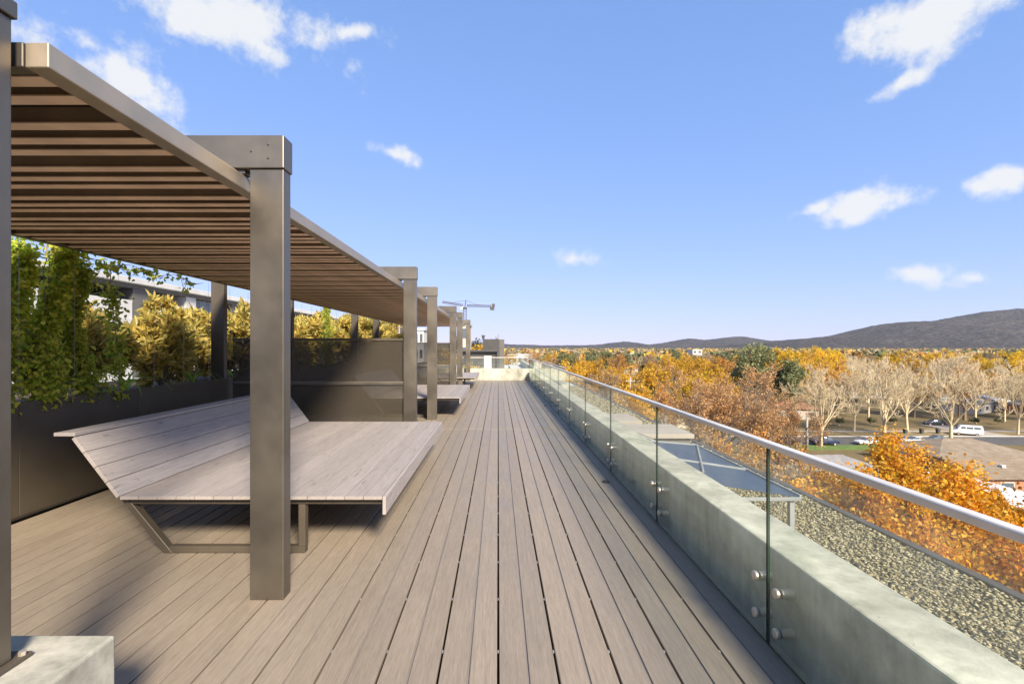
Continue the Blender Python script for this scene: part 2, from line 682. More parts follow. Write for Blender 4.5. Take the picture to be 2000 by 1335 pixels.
M['soil'] = simple('planter_soil', (.09, .06, .04), .95, 0, .3, 8)
M['gwall'] = simple('grey_render', (.12, .112, .10), .85, 0, .12, .5)
M['white'] = simple('white_render', (.56, .54, .50), .8, 0, .06, .7)
M['dkrecess'] = simple('dark_cladding', (.06, .056, .052), .7, 0, .2, 1)
M['win'] = simple('window_pane', (.10, .12, .135), .08, 0, .15, .5, .8)
M['bluegl'] = simple('blue_roof_glass', (.035, .06, .105), .5, 0, .15, .8, .12)
M['greymet'] = mat_metal('grey_roof_frame', (.33, .34, .34), .45, .3)
M['zinc'] = simple('pale_metal_sheet', (.48, .47, .43), .5, .2, .08, 1.5)
M['tile1'] = mat_tiles('brown_roof_tiles', (.24, .19, .135))
M['tile2'] = mat_tiles('terracotta_roof_tiles', (.28, .13, .075))
M['tile3'] = mat_tiles('grey_roof_tiles', (.24, .23, .22))
M['corr'] = simple('white_corrugated', (.62, .64, .64), .5, .1, .06, 1)
M['brick'] = mat_brick('orange_brick', (.44, .16, .06), (.36, .13, .05))
M['cream'] = simple('cream_wall', (.5, .44, .35), .85, 0, .1, 1)
M['bark'] = simple('brown_bark', (.20, .14, .09), .9, 0, .3, 4)
M['plane'] = simple('pale_plane_bark', (.60, .485, .30), .85, 0, .22, 1.2)
M['tyre'] = simple('tyre_rubber', (.02, .02, .02), .8)
M['red'] = simple('red_lamp', (.35, .02, .015), .3)
M['clear'] = simple('lamp_lens', (.7, .7, .68), .2)
M['cap'] = simple('dark_cap', (.05, .045, .04), .5)
M['timberpole'] = simple('weathered_pole', (.34, .31, .27), .9, 0, .2, 2)
M['yellow'] = simple('yellow_plastic', (.6, .4, .04), .5)
LEAF = {
    'near': mat_leaf('orange_leaf_near', [(.62, .22, .015), (.76, .36, .02), (.82, .46, .03), (.66, .28, .02), (.58, .44, .06), (.50, .17, .03)], .45),
    'orange': mat_leaf('orange_leaf', [(.58, .27, .06), (.70, .36, .06), (.64, .32, .08), (.52, .24, .07), (.74, .45, .07)], .42),
    'rust': mat_leaf('rust_leaf', [(.56, .31, .14), (.66, .39, .16), (.62, .35, .13), (.50, .27, .13), (.70, .44, .17)], .42),
    'yellow': mat_leaf('yellow_leaf', [(.78, .52, .02), (.84, .60, .03), (.80, .50, .02), (.70, .42, .03), (.84, .64, .06)], .45),
    'gold': mat_leaf('gold_leaf', [(.70, .40, .03), (.78, .47, .03), (.62, .34, .04), (.76, .52, .04)], .45),
    'green': mat_leaf('grey_green_leaf', [(.17, .19, .08), (.22, .24, .10), (.27, .27, .12), (.14, .16, .07)], .3),
    'brown': mat_leaf('brown_leaf', [(.40, .28, .16), (.48, .34, .19), (.36, .25, .15), (.44, .32, .18)], .35),
    'dkgreen': mat_leaf('dark_green_leaf', [(.09, .11, .05), (.13, .14, .06), (.16, .17, .07)], .25),
    'vine': mat_leaf('vine_leaf', [(.26, .38, .04), (.42, .52, .05), (.58, .62, .08), (.70, .66, .11), (.20, .30, .04)], .5),
    'magnolia': mat_leaf('magnolia_leaf', [(.56, .42, .08), (.70, .52, .12), (.40, .38, .09), (.76, .58, .18), (.30, .28, .08), (.60, .40, .10)], .45, .35),
    'strap': mat_leaf('strap_leaf', [(.28, .48, .06), (.38, .56, .08), (.44, .60, .10)], .5, .4),
    'flower': mat_leaf('bed_planting', [(.60, .10, .06), (.64, .22, .08), (.26, .28, .08), (.44, .42, .10), (.60, .44, .10)], .3),
    'lime': mat_leaf('lime_leaf', [(.42, .52, .10), (.50, .58, .12), (.34, .44, .09)], .45),
}

ORD = ['first', 'second', 'third', 'fourth', 'fifth', 'sixth', 'seventh', 'eighth', 'ninth', 'tenth', 'eleventh', 'twelfth', 'thirteenth', 'fourteenth', 'fifteenth',
       'sixteenth', 'seventeenth', 'eighteenth', 'nineteenth', 'twentieth', 'twenty-first', 'twenty-second', 'twenty-third', 'twenty-fourth', 'twenty-fifth', 'twenty-sixth',
       'twenty-seventh', 'twenty-eighth', 'twenty-ninth', 'thirtieth']
# ================================================================== the terrace
DECK_R, DECK_L_ = 1.358, -4.2
END_Y = 22.1
SEGS = [(-3.3, 8.835), (8.865, 15.885), (15.915, END_Y - .01)]

deck = empty('deck', (0, 0, 0), kind='structure')
base = put("deck_base", MB().box(-4.24, 1.44, -3.4, END_Y, -.16, -.062).mesh('deck_base', M['under']), deck)
PITCH = .1375
def build_deck():
    k0 = math.ceil(DECK_L_ / PITCH) - 1
    k1 = int(DECK_R / PITCH)
    for (y0, y1) in SEGS:
        L = y1 - y0
        plank = boxm('plank', PITCH - .0115, L, .026, M['deck'], .0022)
        strip = boxm('joint_strip', .0105, L, .006, M['strip'])
        last = boxm('plank', .098, L, .026, M['deck'], .0022)
        for k in range(k0, k1 + 1):
            xa, xb = k * PITCH, (k + 1) * PITCH
            if xa < DECK_L_ - .001:
                continue
            if xb > DECK_R:
                put('joint_strip', strip, deck, (xa, (y0 + y1) / 2, -.0135))
                put('plank', last, deck, (xa + .053, (y0 + y1) / 2, -.026))
                continue
            # even joints are open and dark, odd joints carry a pale strip just under the surface
            put('plank', plank, deck, ((xa + xb) / 2, (y0 + y1) / 2, -.026))
            if k % 2 and xa > DECK_L_ + .05:
                put('joint_strip', strip, deck, (xa, (y0 + y1) / 2, -.0135))
    # pale drainage channel between the last plank and the parapet
    boxpart('drain_channel', deck, 1.3415, 1.4235, -1.6, END_Y - .01, -.03, -.014, M['chan'])
    # fixing clips that show in the open joints
    clip = boxm('clip', .006, .016, .006, M['greymet'])
    for k in range(-6, 10, 2):
        for j in range(8):
            put('clip', clip, deck, (k * PITCH, 1.9 + j * .5, -.012))
build_deck()

for (px, py, lab) in ((1183, 941, 'small dark cap standing on the deck near the glass, the closer one'),
                      (1065, 792, 'small dark cap standing on the deck near the glass, the farther one')):
    Y = EYE * F / (py - VY)
    mb = MB().cyl((0, 0, -.001), (0, 0, .008), .045, .043, 16).cyl((0, 0, .008), (0, 0, .022), .036, .018, 16)
    o = put('deck_cap', mb.mesh('deck_cap', M['cap'], .002), None, (gX(px, Y), Y, .001), (0, 0, 0))
    tag(o, lab, 'cap', 'caps along the deck edge')

# ---- parapet
PX0, PX1, PZ = 1.425, 1.705, .46
par = empty('parapet_wall', (0, 0, 0), label='pale concrete parapet behind the glass along the terrace edge', cat='parapet')
par.location = (PX0, 8, 0)
boxpart('wall', par, 0, PX1 - PX0, -9.7, END_Y - 8, -.7, PZ, M['conc'], .012, 2)
ew = empty('end_wall', (-3, END_Y + .15, 0), label='low pale concrete wall across the far end of the deck', cat='wall')
boxpart('wall', ew, -3, 3 + PX1, 0, .28, -.7, .525, M['conc'], .012, 2)

# ---- glass balustrade
GXP = 1.357
bal = empty('glass_balustrade', (GXP, 2.43, 0), label='frameless clear glass balustrade with steel handrail along the deck', cat='balustrade')
J0, JS = 2.43, 1.70
def glass_panel_mesh(L, H=.985):
    mb = MB()
    mb.box(-.006, .006, -L / 2, L / 2, 0, H)
    me = mb.mesh('glass_panel', [M['glass'], M['gedge']])
    for p in me.polygons:
        if abs(p.normal.x) < .5:
            p.material_index = 1
    return me
gp = glass_panel_mesh(JS - .012)
so_mb = MB().cyl((-.020, 0, 0), (-.006, 0, 0), .025, .025, 20).cyl((.006, 0, 0), (.0675, 0, 0), .0225, .0225, 20)
so_mb.cyl((-.024, 0, 0), (-.020, 0, 0), .021, .025, 20)
so = so_mb.mesh('standoff', M['steel'], .0015)
k = -3
while J0 + (k + 1) * JS < END_Y + .1:
    ya = J0 + k * JS
    put('glass_panel', gp, bal, (0, ya + JS / 2 - 2.43, .012))
    for dy in (.095, JS - .095):
        for z in (.31, .118):
            put('standoff', so, bal, (0, ya + dy - 2.43, z))
    k += 1
yend = J0 + k * JS
rl = MB().box(-.022, .022, -5.1 - .02, yend - 2.43 + .02, .9975, 1.029).mesh('handrail', M['rail'], .008, 3)
put('handrail', rl, bal)
# cross balustrade on the end wall
eb = empty('end_balustrade', (-3, END_Y + .2, .525), label='low glass balustrade with steel rail on the far end wall', cat='balustrade')
for i in range(4):
    me = MB().box(-.54, .54, -.006, .006, .004, .485)
    me = me.mesh('glass_panel', [M['glass'], M['gedge']])
    for p in me.polygons:
        if abs(p.normal.y) < .5: p.material_index = 1
    put('glass_panel', me, eb, (.52 + i * 1.1, 0, 0))
put('handrail', MB().box(-.05, 4.36, -.025, .025, .487, .52).mesh('handrail', M['steel'], .006, 2), eb)

# ================================================================== pergola
perg = empty('pergola', (-1.375, 2.92, 0), label='long bronze metal pergola with brown timber batten roof over the daybeds', cat='pergola')
PO = perg.location.copy()
def pp(name, x0, x1, y0, y1, z0, z1, mat, bev=.004, seg=2):
    return boxpart(name, perg, x0 - PO.x, x1 - PO.x, y0 - PO.y, y1 - PO.y, z0, z1, mat, bev, seg)
POSTY = [2.87, 7.52, 10.02, 14.67, 17.25, 22.0]
for y in POSTY:
    fp = pp('post', -1.475, -1.275, y, y + .1, .001, 2.557, M['bronze'])
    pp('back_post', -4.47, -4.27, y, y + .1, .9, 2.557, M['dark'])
    pp('cross_beam', -4.48, -1.268, y - .012, y + .112, 2.559, 2.755, M['bronze'], .006)
    for (bx, bz) in ((-1.36, 2.70), (-1.36, 2.62), (-1.46, 2.66)):
        put('bolt', MB().cyl((0, -.004, 0), (0, .002, 0), .006, .006, 8).mesh('bolt', M['bronze']), perg, (bx - PO.x, y - .014 - PO.y, bz))
    put('bracket', MB().box(-.05, .05, -.04, .04, 0, .0235).mesh('bracket', M['bronze'], .003), perg, (-1.56 - PO.x, y + .05 - PO.y, 2.5345))
RX0, RX1, RY0, RY1, RZ0, RZ1 = -4.14, -1.52, 1.63, 22.12, 2.445, 2.53
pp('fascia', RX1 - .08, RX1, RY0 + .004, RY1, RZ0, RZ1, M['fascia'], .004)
pp('fascia', RX0, RX0 + .06, RY0 + .004, RY1, RZ0, RZ1, M['bronze'], .004)
pp('end_fascia', RX0 + .062, RX1 - .083, RY0, RY0 + .05, RZ0, RZ1, M['bronze'], .004)
pp('end_fascia', RX0 + .062, RX1 - .083, RY1 - .05, RY1, RZ0, RZ1, M['bronze'], .004)
sl = MB().box(-(RX1 - RX0 - .148) / 2, (RX1 - RX0 - .148) / 2, -.033, .033, 0, .007).mesh('batten', M['slat'], .001)
ca = MB().box(-(RX1 - RX0 - .15) / 2, (RX1 - RX0 - .15) / 2, -.020, .020, 0, .068).mesh('shade_bar', M['shade_bar'])  # bars added over the battens to paint the gaps darker
y = 1.705
i = 0
STEP = (.131, .222, .150)
while y < RY1 - .12:
    bt = put('batten', sl, perg, ((RX0 + .062 + RX1 - .083) / 2 - PO.x, y + .033 - PO.y, RZ0 + .008))
    put('shade_bar', ca, bt, (0, 0, .0075))
    y += STEP[i % 3]
    i += 1
pp('roof_sheet', RX0 + .02, RX1 - .02, RY0 + .02, RY1 - .02, 2.5315, 2.5335, M['dark'], 0)
for x in (-2.29, -3.1):
    pp('purlin', x - .03, x + .03, RY0 + .06, RY1 - .06, 2.5345, 2.556, M['dark'], .002, 1)

# plinth with its own post at the near end
pl = empty('concrete_plinth', (-1.8, 1.35, 0), label='pale concrete plinth block carrying a post in the lower left corner', cat='plinth')
boxpart('block', pl, -.45, .40, -.6, .42, .001, .45, M['plinth'], .01, 2)
po = empty('plinth_post', (-1.705, 1.535, .45), label='tall bronze metal post standing on the concrete plinth at the left edge', cat='post')
boxpart('base_plate', po, -.14, .118, -.16, .115, .001, .016, M['dark'], .002)
boxpart('post', po, -.095, .095, -.055, .065, .017, 2.135, M['bronze'], .004, 2)
boxpart('cap', po, -.112, .106, -.07, .075, 2.137, 2.195, M['bronze'], .004, 2)
for dx in (-.115, .105):
    for dy in (-.12, .09):
        put('bolt', MB().cyl((0, 0, 0), (0, 0, .014), .011, .011, 6).mesh('bolt', M['steel']), po, (dx - .0, dy, .017))

# ================================================================== daybeds
def make_bed():
    """origin on the deck at the near end, x measured from the seat's inner joint"""
    t = empty('daybed')
    LEN, W, ZS = 3.5, 1.885, .43
    n = 14
    bw = W / n
    brd = MB().box(-(bw - .004) / 2, (bw - .004) / 2, 0, LEN, 0, .024).mesh('seat_board', M['bed'], .001)
    for i in range(n):
        put('seat_board', brd, t, (bw * (i + .5), 0, ZS - .024))
    # front fascia board
    put('edge_board', MB().box(0, .024, 0, LEN, 0, .13).mesh('edge_board', M['bed'], .002), t, (W + .002, 0, ZS - .132))
    # backrest: four boards on the slope, one flat cap board on top
    dx, dz = -.325, .427
    L = math.hypot(dx, dz)
    ang = math.atan2(dz, dx)
    bb = L / 4
    bm = MB().box(-(bb - .004) / 2, (bb - .004) / 2, 0, LEN, -.024, 0).mesh('back_board', M['bed'], .001)
    ux, uz = dx / L, dz / L
    for i in range(4):
        s = bb * (i + .5)
        o = put('back_board', bm, t, (ux * s - .002, 0, ZS + uz * s), (0, -(ang), 0))
        o.rotation_euler = (0, math.pi - ang, 0)
        # plate normal must face the sitter (up and towards +x)
    cp = MB().box(-.145, .008, -.002, LEN + .002, 0, .026).mesh('cap_board', M['bed'], .003)
    put('cap_board', cp, t, (dx - .004, 0, ZS + dz + .003))
    # steel frames, one near each end
    for y in (.05, LEN - .11):
        mb = MB()
        w = .06
        # sloped leg, continuing the backrest line down to the deck
        def sl(z):
            return -(z - ZS) * (.325 / .427)
        zt = ZS + dz - .01
        xb = sl(0.0) 
        poly = [(sl(.002) - .045, .002), (sl(.002) + .02, .002), (sl(zt) - .032, zt), (sl(zt) - .075, zt)]
        mb2 = MB().prism(poly, y, y + w)
        put('back_leg', mb2.mesh('back_leg', M['dark'], .003), t)
        put('sled_rail', MB().box(sl(.05) + .03, 1.31, y + .002, y + w - .002, .003, .05).mesh('sled_rail', M['dark'], .003), t)
        put('top_rail', MB().box(.04, W - .01, y + .002, y + w - .002, ZS - .072, ZS - .027).mesh('top_rail', M['dark'], .003), t)
        put('front_leg', MB().box(1.262, 1.312, y, y + w, .052, ZS - .074).mesh('front_leg', M['dark'], .003), t)
    for x in (.3, 1.2):
        put('cross_rail', MB().box(x, x + .05, .115, LEN - .115, ZS - .07, ZS - .0265).mesh('cross_rail', M['dark'], .002), t)
    return t

bed = make_bed()
BEDS = [(3.47, 'large weathered grey timber daybed nearest the camera, between two bronze posts'),
        (10.35, 'grey timber daybed behind the first dark screen, second from the camera'),
        (17.15, 'small looking grey timber daybed farthest away, near the end wall')]
for i, (y, lab) in enumerate(BEDS):
    o = bed if i == 0 else copy_tree(bed)
    o.location = (-2.718, y, .001)
    tag(o, lab, 'daybed', 'slatted timber daybeds under the pergola')

# ================================================================== screens
for y, lab in ((7.58, 'dark perforated metal screen beside the nearest daybed'), (14.73, 'dark perforated metal screen farther along beside the second daybed')):
    s = empty('privacy_screen', (-2.8, y, 0), label=lab, cat='screen', group='screens between the daybeds')
    xa, xb = -4.16 + 2.8, -1.48 + 2.8
    boxpart('mesh_panel', s, xa, xb, -.003, .003, .97, 1.60, M['mesh'])
    boxpart('mesh_panel', s, xa, xb, -.003, .003, .055, .905, M['mesh'])
    boxpart('top_rail', s, xa, xb, -.02, .02, 1.602, 1.642, M['dark'], .003)
    boxpart('middle_rail', s, xa, xb, -.025, .025, .907, .968, M['bronze'], .012, 2)
    boxpart('bottom_rail', s, xa, xb, -.02, .02, .005, .053, M['dark'], .003)

# ================================================================== planter wall
pw = empty('planter_wall', (-4.2, 4.0, 0), label='long low dark metal panel planter wall behind the daybeds', cat='planter')
y = -1.4
i = 0
while y < END_Y - .2:
    y1 = min(y + 1.41, END_Y)
    boxpart('panel', pw, -.028, 0, y - 4 + .002, y1 - 4 - .002, -.02, 1.02, M['panel'], .002)
    y = y1
boxpart('planter_back', pw, -1.75, -1.70, -5.4, END_Y - 4, -.15, .98, M['dkrecess'])
boxpart('planter_soil', pw, -1.698, -.03, -5.4, END_Y - 4, -.1, .93, M['soil'])
boxpart('skirting', pw, .001, .018, -5.4, END_Y - 4.02, .001, .03, M['bronze'], .002)
# trellis wires
for j in range(24):
    yy = 3.1 + j * .55
    w = MB().cyl((0, 0, 0), (0, 0, 1.40), .0016, .0016, 6).mesh('trellis_wire', M['greymet'])
    o = put('trellis_wire', w, None, (-4.165, yy, 1.02))
    tag(o, ORD[j] + ' thin steel wire from the left, stretched between planter wall and pergola edge', 'wire', 'wires along the planter')

# ================================================================== plants: generators
def tubes(P0, P1, R0, R1, n=5):
    P0, P1 = np.asarray(P0, float), np.asarray(P1, float)
    R0, R1 = np.asarray(R0, float), np.asarray(R1, float)
    d = P1 - P0
    d /= np.linalg.norm(d, axis=1, keepdims=True) + 1e-9
    ref = np.where(np.abs(d[:, 2:3]) < .9, np.array([[0, 0, 1.]]), np.array([[1., 0, 0]]))
    u = np.cross(d, ref)
    u /= np.linalg.norm(u, axis=1, keepdims=True) + 1e-9
    v = np.cross(u, d)
    a = np.arange(n) * 2 * math.pi / n
    ring = np.cos(a)[None, :, None] * u[:, None, :] + np.sin(a)[None, :, None] * v[:, None, :]
    A = P0[:, None, :] + ring * R0[:, None, None]
    B = P1[:, None, :] + ring * R1[:, None, None]
    V = np.concatenate([A, B], axis=1).reshape(-1, 3)
    m = len(P0)
    i = np.arange(n)
    q = np.stack([i, (i + 1) % n, (i + 1) % n + n, i + n], axis=1)
    Fc = (q[None] + (np.arange(m) * 2 * n)[:, None, None]).reshape(-1, 4)
    return V, Fc


def leaves(C, D, length, width, rng, fold=.25, six=False):
    """one small folded blade per centre C, pointing along D"""
    C = np.asarray(C, float)
    n = len(C)
    D = np.asarray(D, float)
    D = D / (np.linalg.norm(D, axis=1, keepdims=True) + 1e-9)
    r = rng.normal(size=(n, 3))
    s = np.cross(D, r)
    s /= np.linalg.norm(s, axis=1, keepdims=True) + 1e-9
    nn = np.cross(s, D)
    l = (length * rng.uniform(.65, 1.3, n))[:, None]
    w = (width * rng.uniform(.7, 1.25, n))[:, None]
    if not six:
        V = np.stack([C, C + D * l * .5 + s * w * .5 + nn * w * fold, C + D * l, C + D * l * .5 - s * w * .5 + nn * w * fold], axis=1).reshape(-1, 3)
        Fc = np.arange(n * 4).reshape(n, 4)
        return V, Fc
    V = np.stack([C, C + D * l * .33 + s * w * .5 + nn * w * fold, C + D * l * .72 + s * w * .38 + nn * w * (fold * .6), C + D * l - nn * l * .06,
                  C + D * l * .72 - s * w * .38 + nn * w * (fold * .6), C + D * l * .33 - s * w * .5 + nn * w * fold], axis=1).reshape(-1, 3)
    b = np.arange(n)[:, None] * 6
    Fc = np.concatenate([b + np.array([[0, 1, 2, 3]]), b + np.array([[0, 3, 4, 5]])], axis=0)
    return V, Fc


def skeleton(seed, H, spread, r0, levels=4, trunk=.25, nlimb=6, kids=(5, 5, 5, 4), ratio=.58, up=.35, lean=.0, wander=.18, rmin=.012, a0=.75):
    """branch segments and the points fine enough to carry leaves"""
    rnd = random.Random(seed)
    segs, tips = [], []

    def grow(p, d, L, r, lev):
        n = 4 if lev < 2 else 3
        pts = [p]
        q = p
        dd = d
        for i in range(n):
            dd = (dd + Vector((rnd.gauss(0, wander), rnd.gauss(0, wander), rnd.gauss(0, wander) + up * .16))).normalized()
            q2 = q + dd * (L / n)
            ra = max(rmin, r * (1 - .62 * i / n))
            rb = max(rmin, r * (1 - .62 * (i + 1) / n))
            segs.append((q, q2, ra, rb))
            if lev >= levels - 1:
                tips.append((q2, dd, lev))
            q = q2
            pts.append(q)
        if lev >= levels:
            return
        kn = kids[min(lev, len(kids) - 1)]
        for j in range(kn):
            f = (.28 + .72 * (j + rnd.random()) / kn)
            idx = min(n - 1, int(f * n))
            base = pts[idx].lerp(pts[idx + 1], f * n - idx)
            ax = Vector((rnd.gauss(0, 1), rnd.gauss(0, 1), rnd.gauss(0, 1))).cross(dd).normalized()
            an = rnd.uniform(.4, 1.0)
            nd = (dd * math.cos(an) + ax * math.sin(an))
            nd = Vector((nd.x, nd.y, nd.z + up * .3)).normalized()
            grow(base, nd, L * ratio * rnd.uniform(.75, 1.2) * (1 - .25 * f), max(rmin, r * .5 * (1 - .35 * f)), lev + 1)

    th = H * trunk
    top = Vector((rnd.gauss(0, .15) + lean, rnd.gauss(0, .15), th))
    segs.append((Vector((0, 0, -.3)), Vector((top.x * .5, top.y * .5, th * .5)), r0 * 1.15, r0 * .95))
    segs.append((Vector((top.x * .5, top.y * .5, th * .5)), top, r0 * .95, r0 * .85))
    for i in range(nlimb):
        a = 2 * math.pi * (i + rnd.uniform(-.3, .3)) / nlimb
        tilt = a0 * rnd.uniform(.6, 1.2) if i < nlimb - 1 else .1
        d = Vector((math.cos(a) * math.sin(tilt) * spread, math.sin(a) * math.sin(tilt) * spread, math.cos(tilt))).normalized()
        base = top * rnd.uniform(.78, 1.0)
        grow(base, d, (H - th) * rnd.uniform(.5, .68), r0 * .52, 1)
    return segs, tips


def fit(segs, tips, H, Rad):
    """scale a skeleton so that its crown has height H and radius Rad"""
    pts = np.array([tuple(s[1]) for s in segs])
    zmax = np.percentile(pts[:, 2], 99.6)
    rad = np.percentile(np.hypot(pts[:, 0], pts[:, 1]), 97)
    sz, sr = H / zmax, Rad / rad
    f = lambda v: Vector((v.x * sr, v.y * sr, v.z * sz))
    return [(f(a), f(b), r, q) for a, b, r, q in segs], [(f(p), d, l) for p, d, l in tips]


def tree_meshes(name, seed, H, Rad, r0, bark, leafmat, per_tip, size, clump, keep=1.0, levels=4, six=False, aspect=.75, sides=5, droop=-.1, **kw):
    segs, tips = skeleton(seed, H, 1.0, r0, levels, **kw)
    segs, tips = fit(segs, tips, H, Rad)
    V, Fc = tubes([tuple(s[0]) for s in segs], [tuple(s[1]) for s in segs], [s[2] for s in segs], [s[3] for s in segs], sides)
    tr = mesh_np(name + '_trunk', V, Fc, bark, True)
    cr = None
    if per_tip > 0:
        rng = np.random.default_rng(seed)
        T = np.array([tuple(t[0]) for t in tips])
        Dv = np.array([tuple(t[1]) for t in tips])
        if keep < 1:
            # leaf fall: whole sprays bare, not single leaves
            ph = np.sin(T[:, 0] * 1.1 + seed) + np.sin(T[:, 1] * 1.3) + np.sin(T[:, 2] * 1.2) + rng.normal(0, .7, len(T))
            k = ph > np.quantile(ph, 1 - keep)
            T, Dv = T[k], Dv[k]
        C = np.repeat(T, per_tip, axis=0) + rng.normal(0, clump, (len(T) * per_tip, 3))
        D = np.repeat(Dv, per_tip, axis=0) + rng.normal(0, 1.0, (len(T) * per_tip, 3)) + np.array([0, 0, droop])
        V, Fc = leaves(C, D, size, size * aspect, rng, .25, six)
        cr = mesh_np(name + '_crown', V, Fc, leafmat)
        print('TREE', name, 'segs', len(segs), 'leaves', len(C))
    else:
        print('TREE', name, 'segs', len(segs))
    return tr, cr


def plant_tree(name, meshes, loc, rz=0, s=1.0, sz=None, label=None, group=None, cat='tree'):
    o = empty(name, loc, rz, label, cat, group)
    o.scale = (s, s, sz or s)
    put('trunk', meshes[0], o)
    if meshes[1]:
        c = put('crown', meshes[1], o)
    return o

# ================================================================== planter planting
def shrub_meshes(seed, H, Rad, leafmat, nleaf=26, ll=.15, lw=.05):
    segs, tips = skeleton(seed, H, 1.0, .022, 3, trunk=.04, nlimb=11, kids=(4, 6, 4), ratio=.42, up=.35, wander=.14, rmin=.003, a0=1.0)
    segs, tips = fit(segs, tips, H, Rad)
    V, Fc = tubes([tuple(s[0]) for s in segs], [tuple(s[1]) for s in segs], [s[2] for s in segs], [s[3] for s in segs], 4)
    tr = mesh_np('stems', V, Fc, M['bark'], True)
    rng = np.random.default_rng(seed)
    T = np.array([tuple(t[0]) for t in tips])
    Dv = np.array([tuple(t[1]) for t in tips])
    sel = rng.permutation(len(T))[:620]
    T, Dv = T[sel], Dv[sel]
    k = 7
    C = np.repeat(T, k, axis=0) + rng.normal(0, .025, (len(T) * k, 3))
    D = np.repeat(Dv, k, axis=0) * .7 + rng.normal(0, .75, (len(T) * k, 3)) + np.array([0, 0, .25])
    V, Fc = leaves(C, D, ll, lw, rng, .2, True)
    return tr, mesh_np('foliage', V, Fc, leafmat), T, Dv

SH = [shrub_meshes(11, 1.25, .62, LEAF['magnolia']), shrub_meshes(12, 1.35, .6, LEAF['magnolia'])]
lv, lf = leaves([(0, 0, 0)], [(0, 0, 1)], .16, .055, np.random.default_rng(3), .22, True)
BIGLEAF = mesh_np('leaf', lv, lf, LEAF['magnolia'])
rnd = random.Random(21)
shr = [(-5.05, 6.0, .84, 'bronze leaved magnolia shrub in the planter left of the dark back post'),
       (-5.0, 6.95, .92, 'tall golden bronze magnolia shrub just left of the dark back post'),
       (-5.1, 8.3, .98, 'golden magnolia shrub seen between the dark back post and the bronze front post')]
for j in range(11):
    shr.append((-5.0 - rnd.random() * .2, 9.3 + j * 1.2, 1.02 + .03 * j, None))
for i, (x, y, s, lab) in enumerate(shr):
    tr, fo, T, Dv = SH[i % 2]
    o = empty('magnolia_shrub', (x, y, .9), rnd.uniform(0, 6.28), lab or ORD[i - 3] + ' golden green shrub from the left above the dark screens', 'shrub', 'shrubs in the planter')
    o.scale = (s, s, s)
    put('stems', tr, o)
    f = put('foliage', fo, o)
    f['kind'] = 'stuff'
    if i < 3:      # near enough to tell single leaves apart
        r2 = random.Random(i)
        ids = sorted(range(len(T)), key=lambda q: -(T[q][0] ** 2 + T[q][1] ** 2 + .3 * T[q][2]))[:80]
        for q in ids:
            d = Vector(Dv[q]) + Vector((r2.gauss(0, .5), r2.gauss(0, .5), r2.gauss(.2, .4)))
            put('leaf', BIGLEAF, o, tuple(T[q]), d.to_track_quat('Z', 'Y').to_euler())

def vine(seed, x, y, z0, z1, w, n, lab, thin=False):
    rng = np.random.default_rng(seed)
    o = empty('climbing_vine', (x, y, z0), 0, lab, 'vine', 'vines on the planter wires')
    h = z1 - z0
    m = 26
    zs = np.linspace(0, h, m)
    P0, P1, R0 = [], [], []
    for s in range(3 if not thin else 1):
        ph = rng.uniform(0, 6)
        cx = np.sin(zs * 3 + ph) * .03 + rng.normal(0, .008, m)
        cy = np.cos(zs * 2.6 + ph) * .04 * (1 + s)
        for a in range(m - 1):
            P0.append((cx[a], cy[a], zs[a])); P1.append((cx[a + 1], cy[a + 1], zs[a + 1])); R0.append(.006)
    # side shoots
    ns = int(n / 14)
    ts = []
    for s in range(ns):
        zz = rng.uniform(0, 1) ** .85 * h
        a = rng.uniform(0, 6.28)
        wz = w * (1.15 - .45 * zz / h) * (.6 + .4 * math.sin(zz * 4 + seed))
        L = wz * rng.uniform(.35, 1.25)
        q0 = np.array([np.interp(zz, zs, cx), np.interp(zz, zs, cy), zz])
        d = np.array([math.cos(a) * .55, math.sin(a), rng.uniform(-.7, .5)])
        if zz < .35: d[2] = abs(d[2]) + .35
        for e in range(3):
            q1 = q0 + d * L / 3
            d = d + rng.normal(0, .3, 3) + np.array([0, 0, -.25])
            P0.append(q0); P1.append(q1); R0.append(.003)
            ts += [q1, (q0 + q1) / 2]
            q0 = q1
    V, Fc = tubes(P0, P1, R0, R0, 4)
    put('stems', mesh_np('vine_stems', V, Fc, M['bark'], True), o)
    T = np.array(ts)
    k = max(1, int(round(n / len(T))))
    C = np.repeat(T, k, axis=0) + rng.normal(0, .045, (len(T) * k, 3))
    D = rng.normal(0, .8, C.shape) + np.array([0, 0, -.5])
    V, Fc = leaves(C, D, .058, .032, rng, .25, True)
    f = put('foliage', mesh_np('vine_foliage', V, Fc, LEAF['vine']), o)
    f['kind'] = 'stuff'

vine(31, -4.3, 4.22, .94, 2.40, .32, 5600, 'dense green climbing vine nearest the plinth post')
vine(32, -4.25, 4.62, .94, 2.50, .19, 5200, 'dark dense green vine column climbing to the pergola edge')
vine(33, -4.3, 4.98, .94, 2.36, .23, 4000, 'yellow green vine column beside the dense dark vine')
vine(34, -4.22, 5.32, .94, 2.44, .12, 700, 'thin sparse vine spray on its own wire beside the magnolia', True)
vine(35, -4.7, 4.5, .94, 1.75, .4, 2600, 'broad leafy vine mass spilling at the back of the planter')
vine(36, -4.7, 13.3, .94, 2.75, .5, 2600, 'fresh green vine bush above the first dark screen')
vine(37, -4.7, 17.9, .94, 2.85, .5, 2000, 'fresh green vine bush beyond the dark screen farther along')

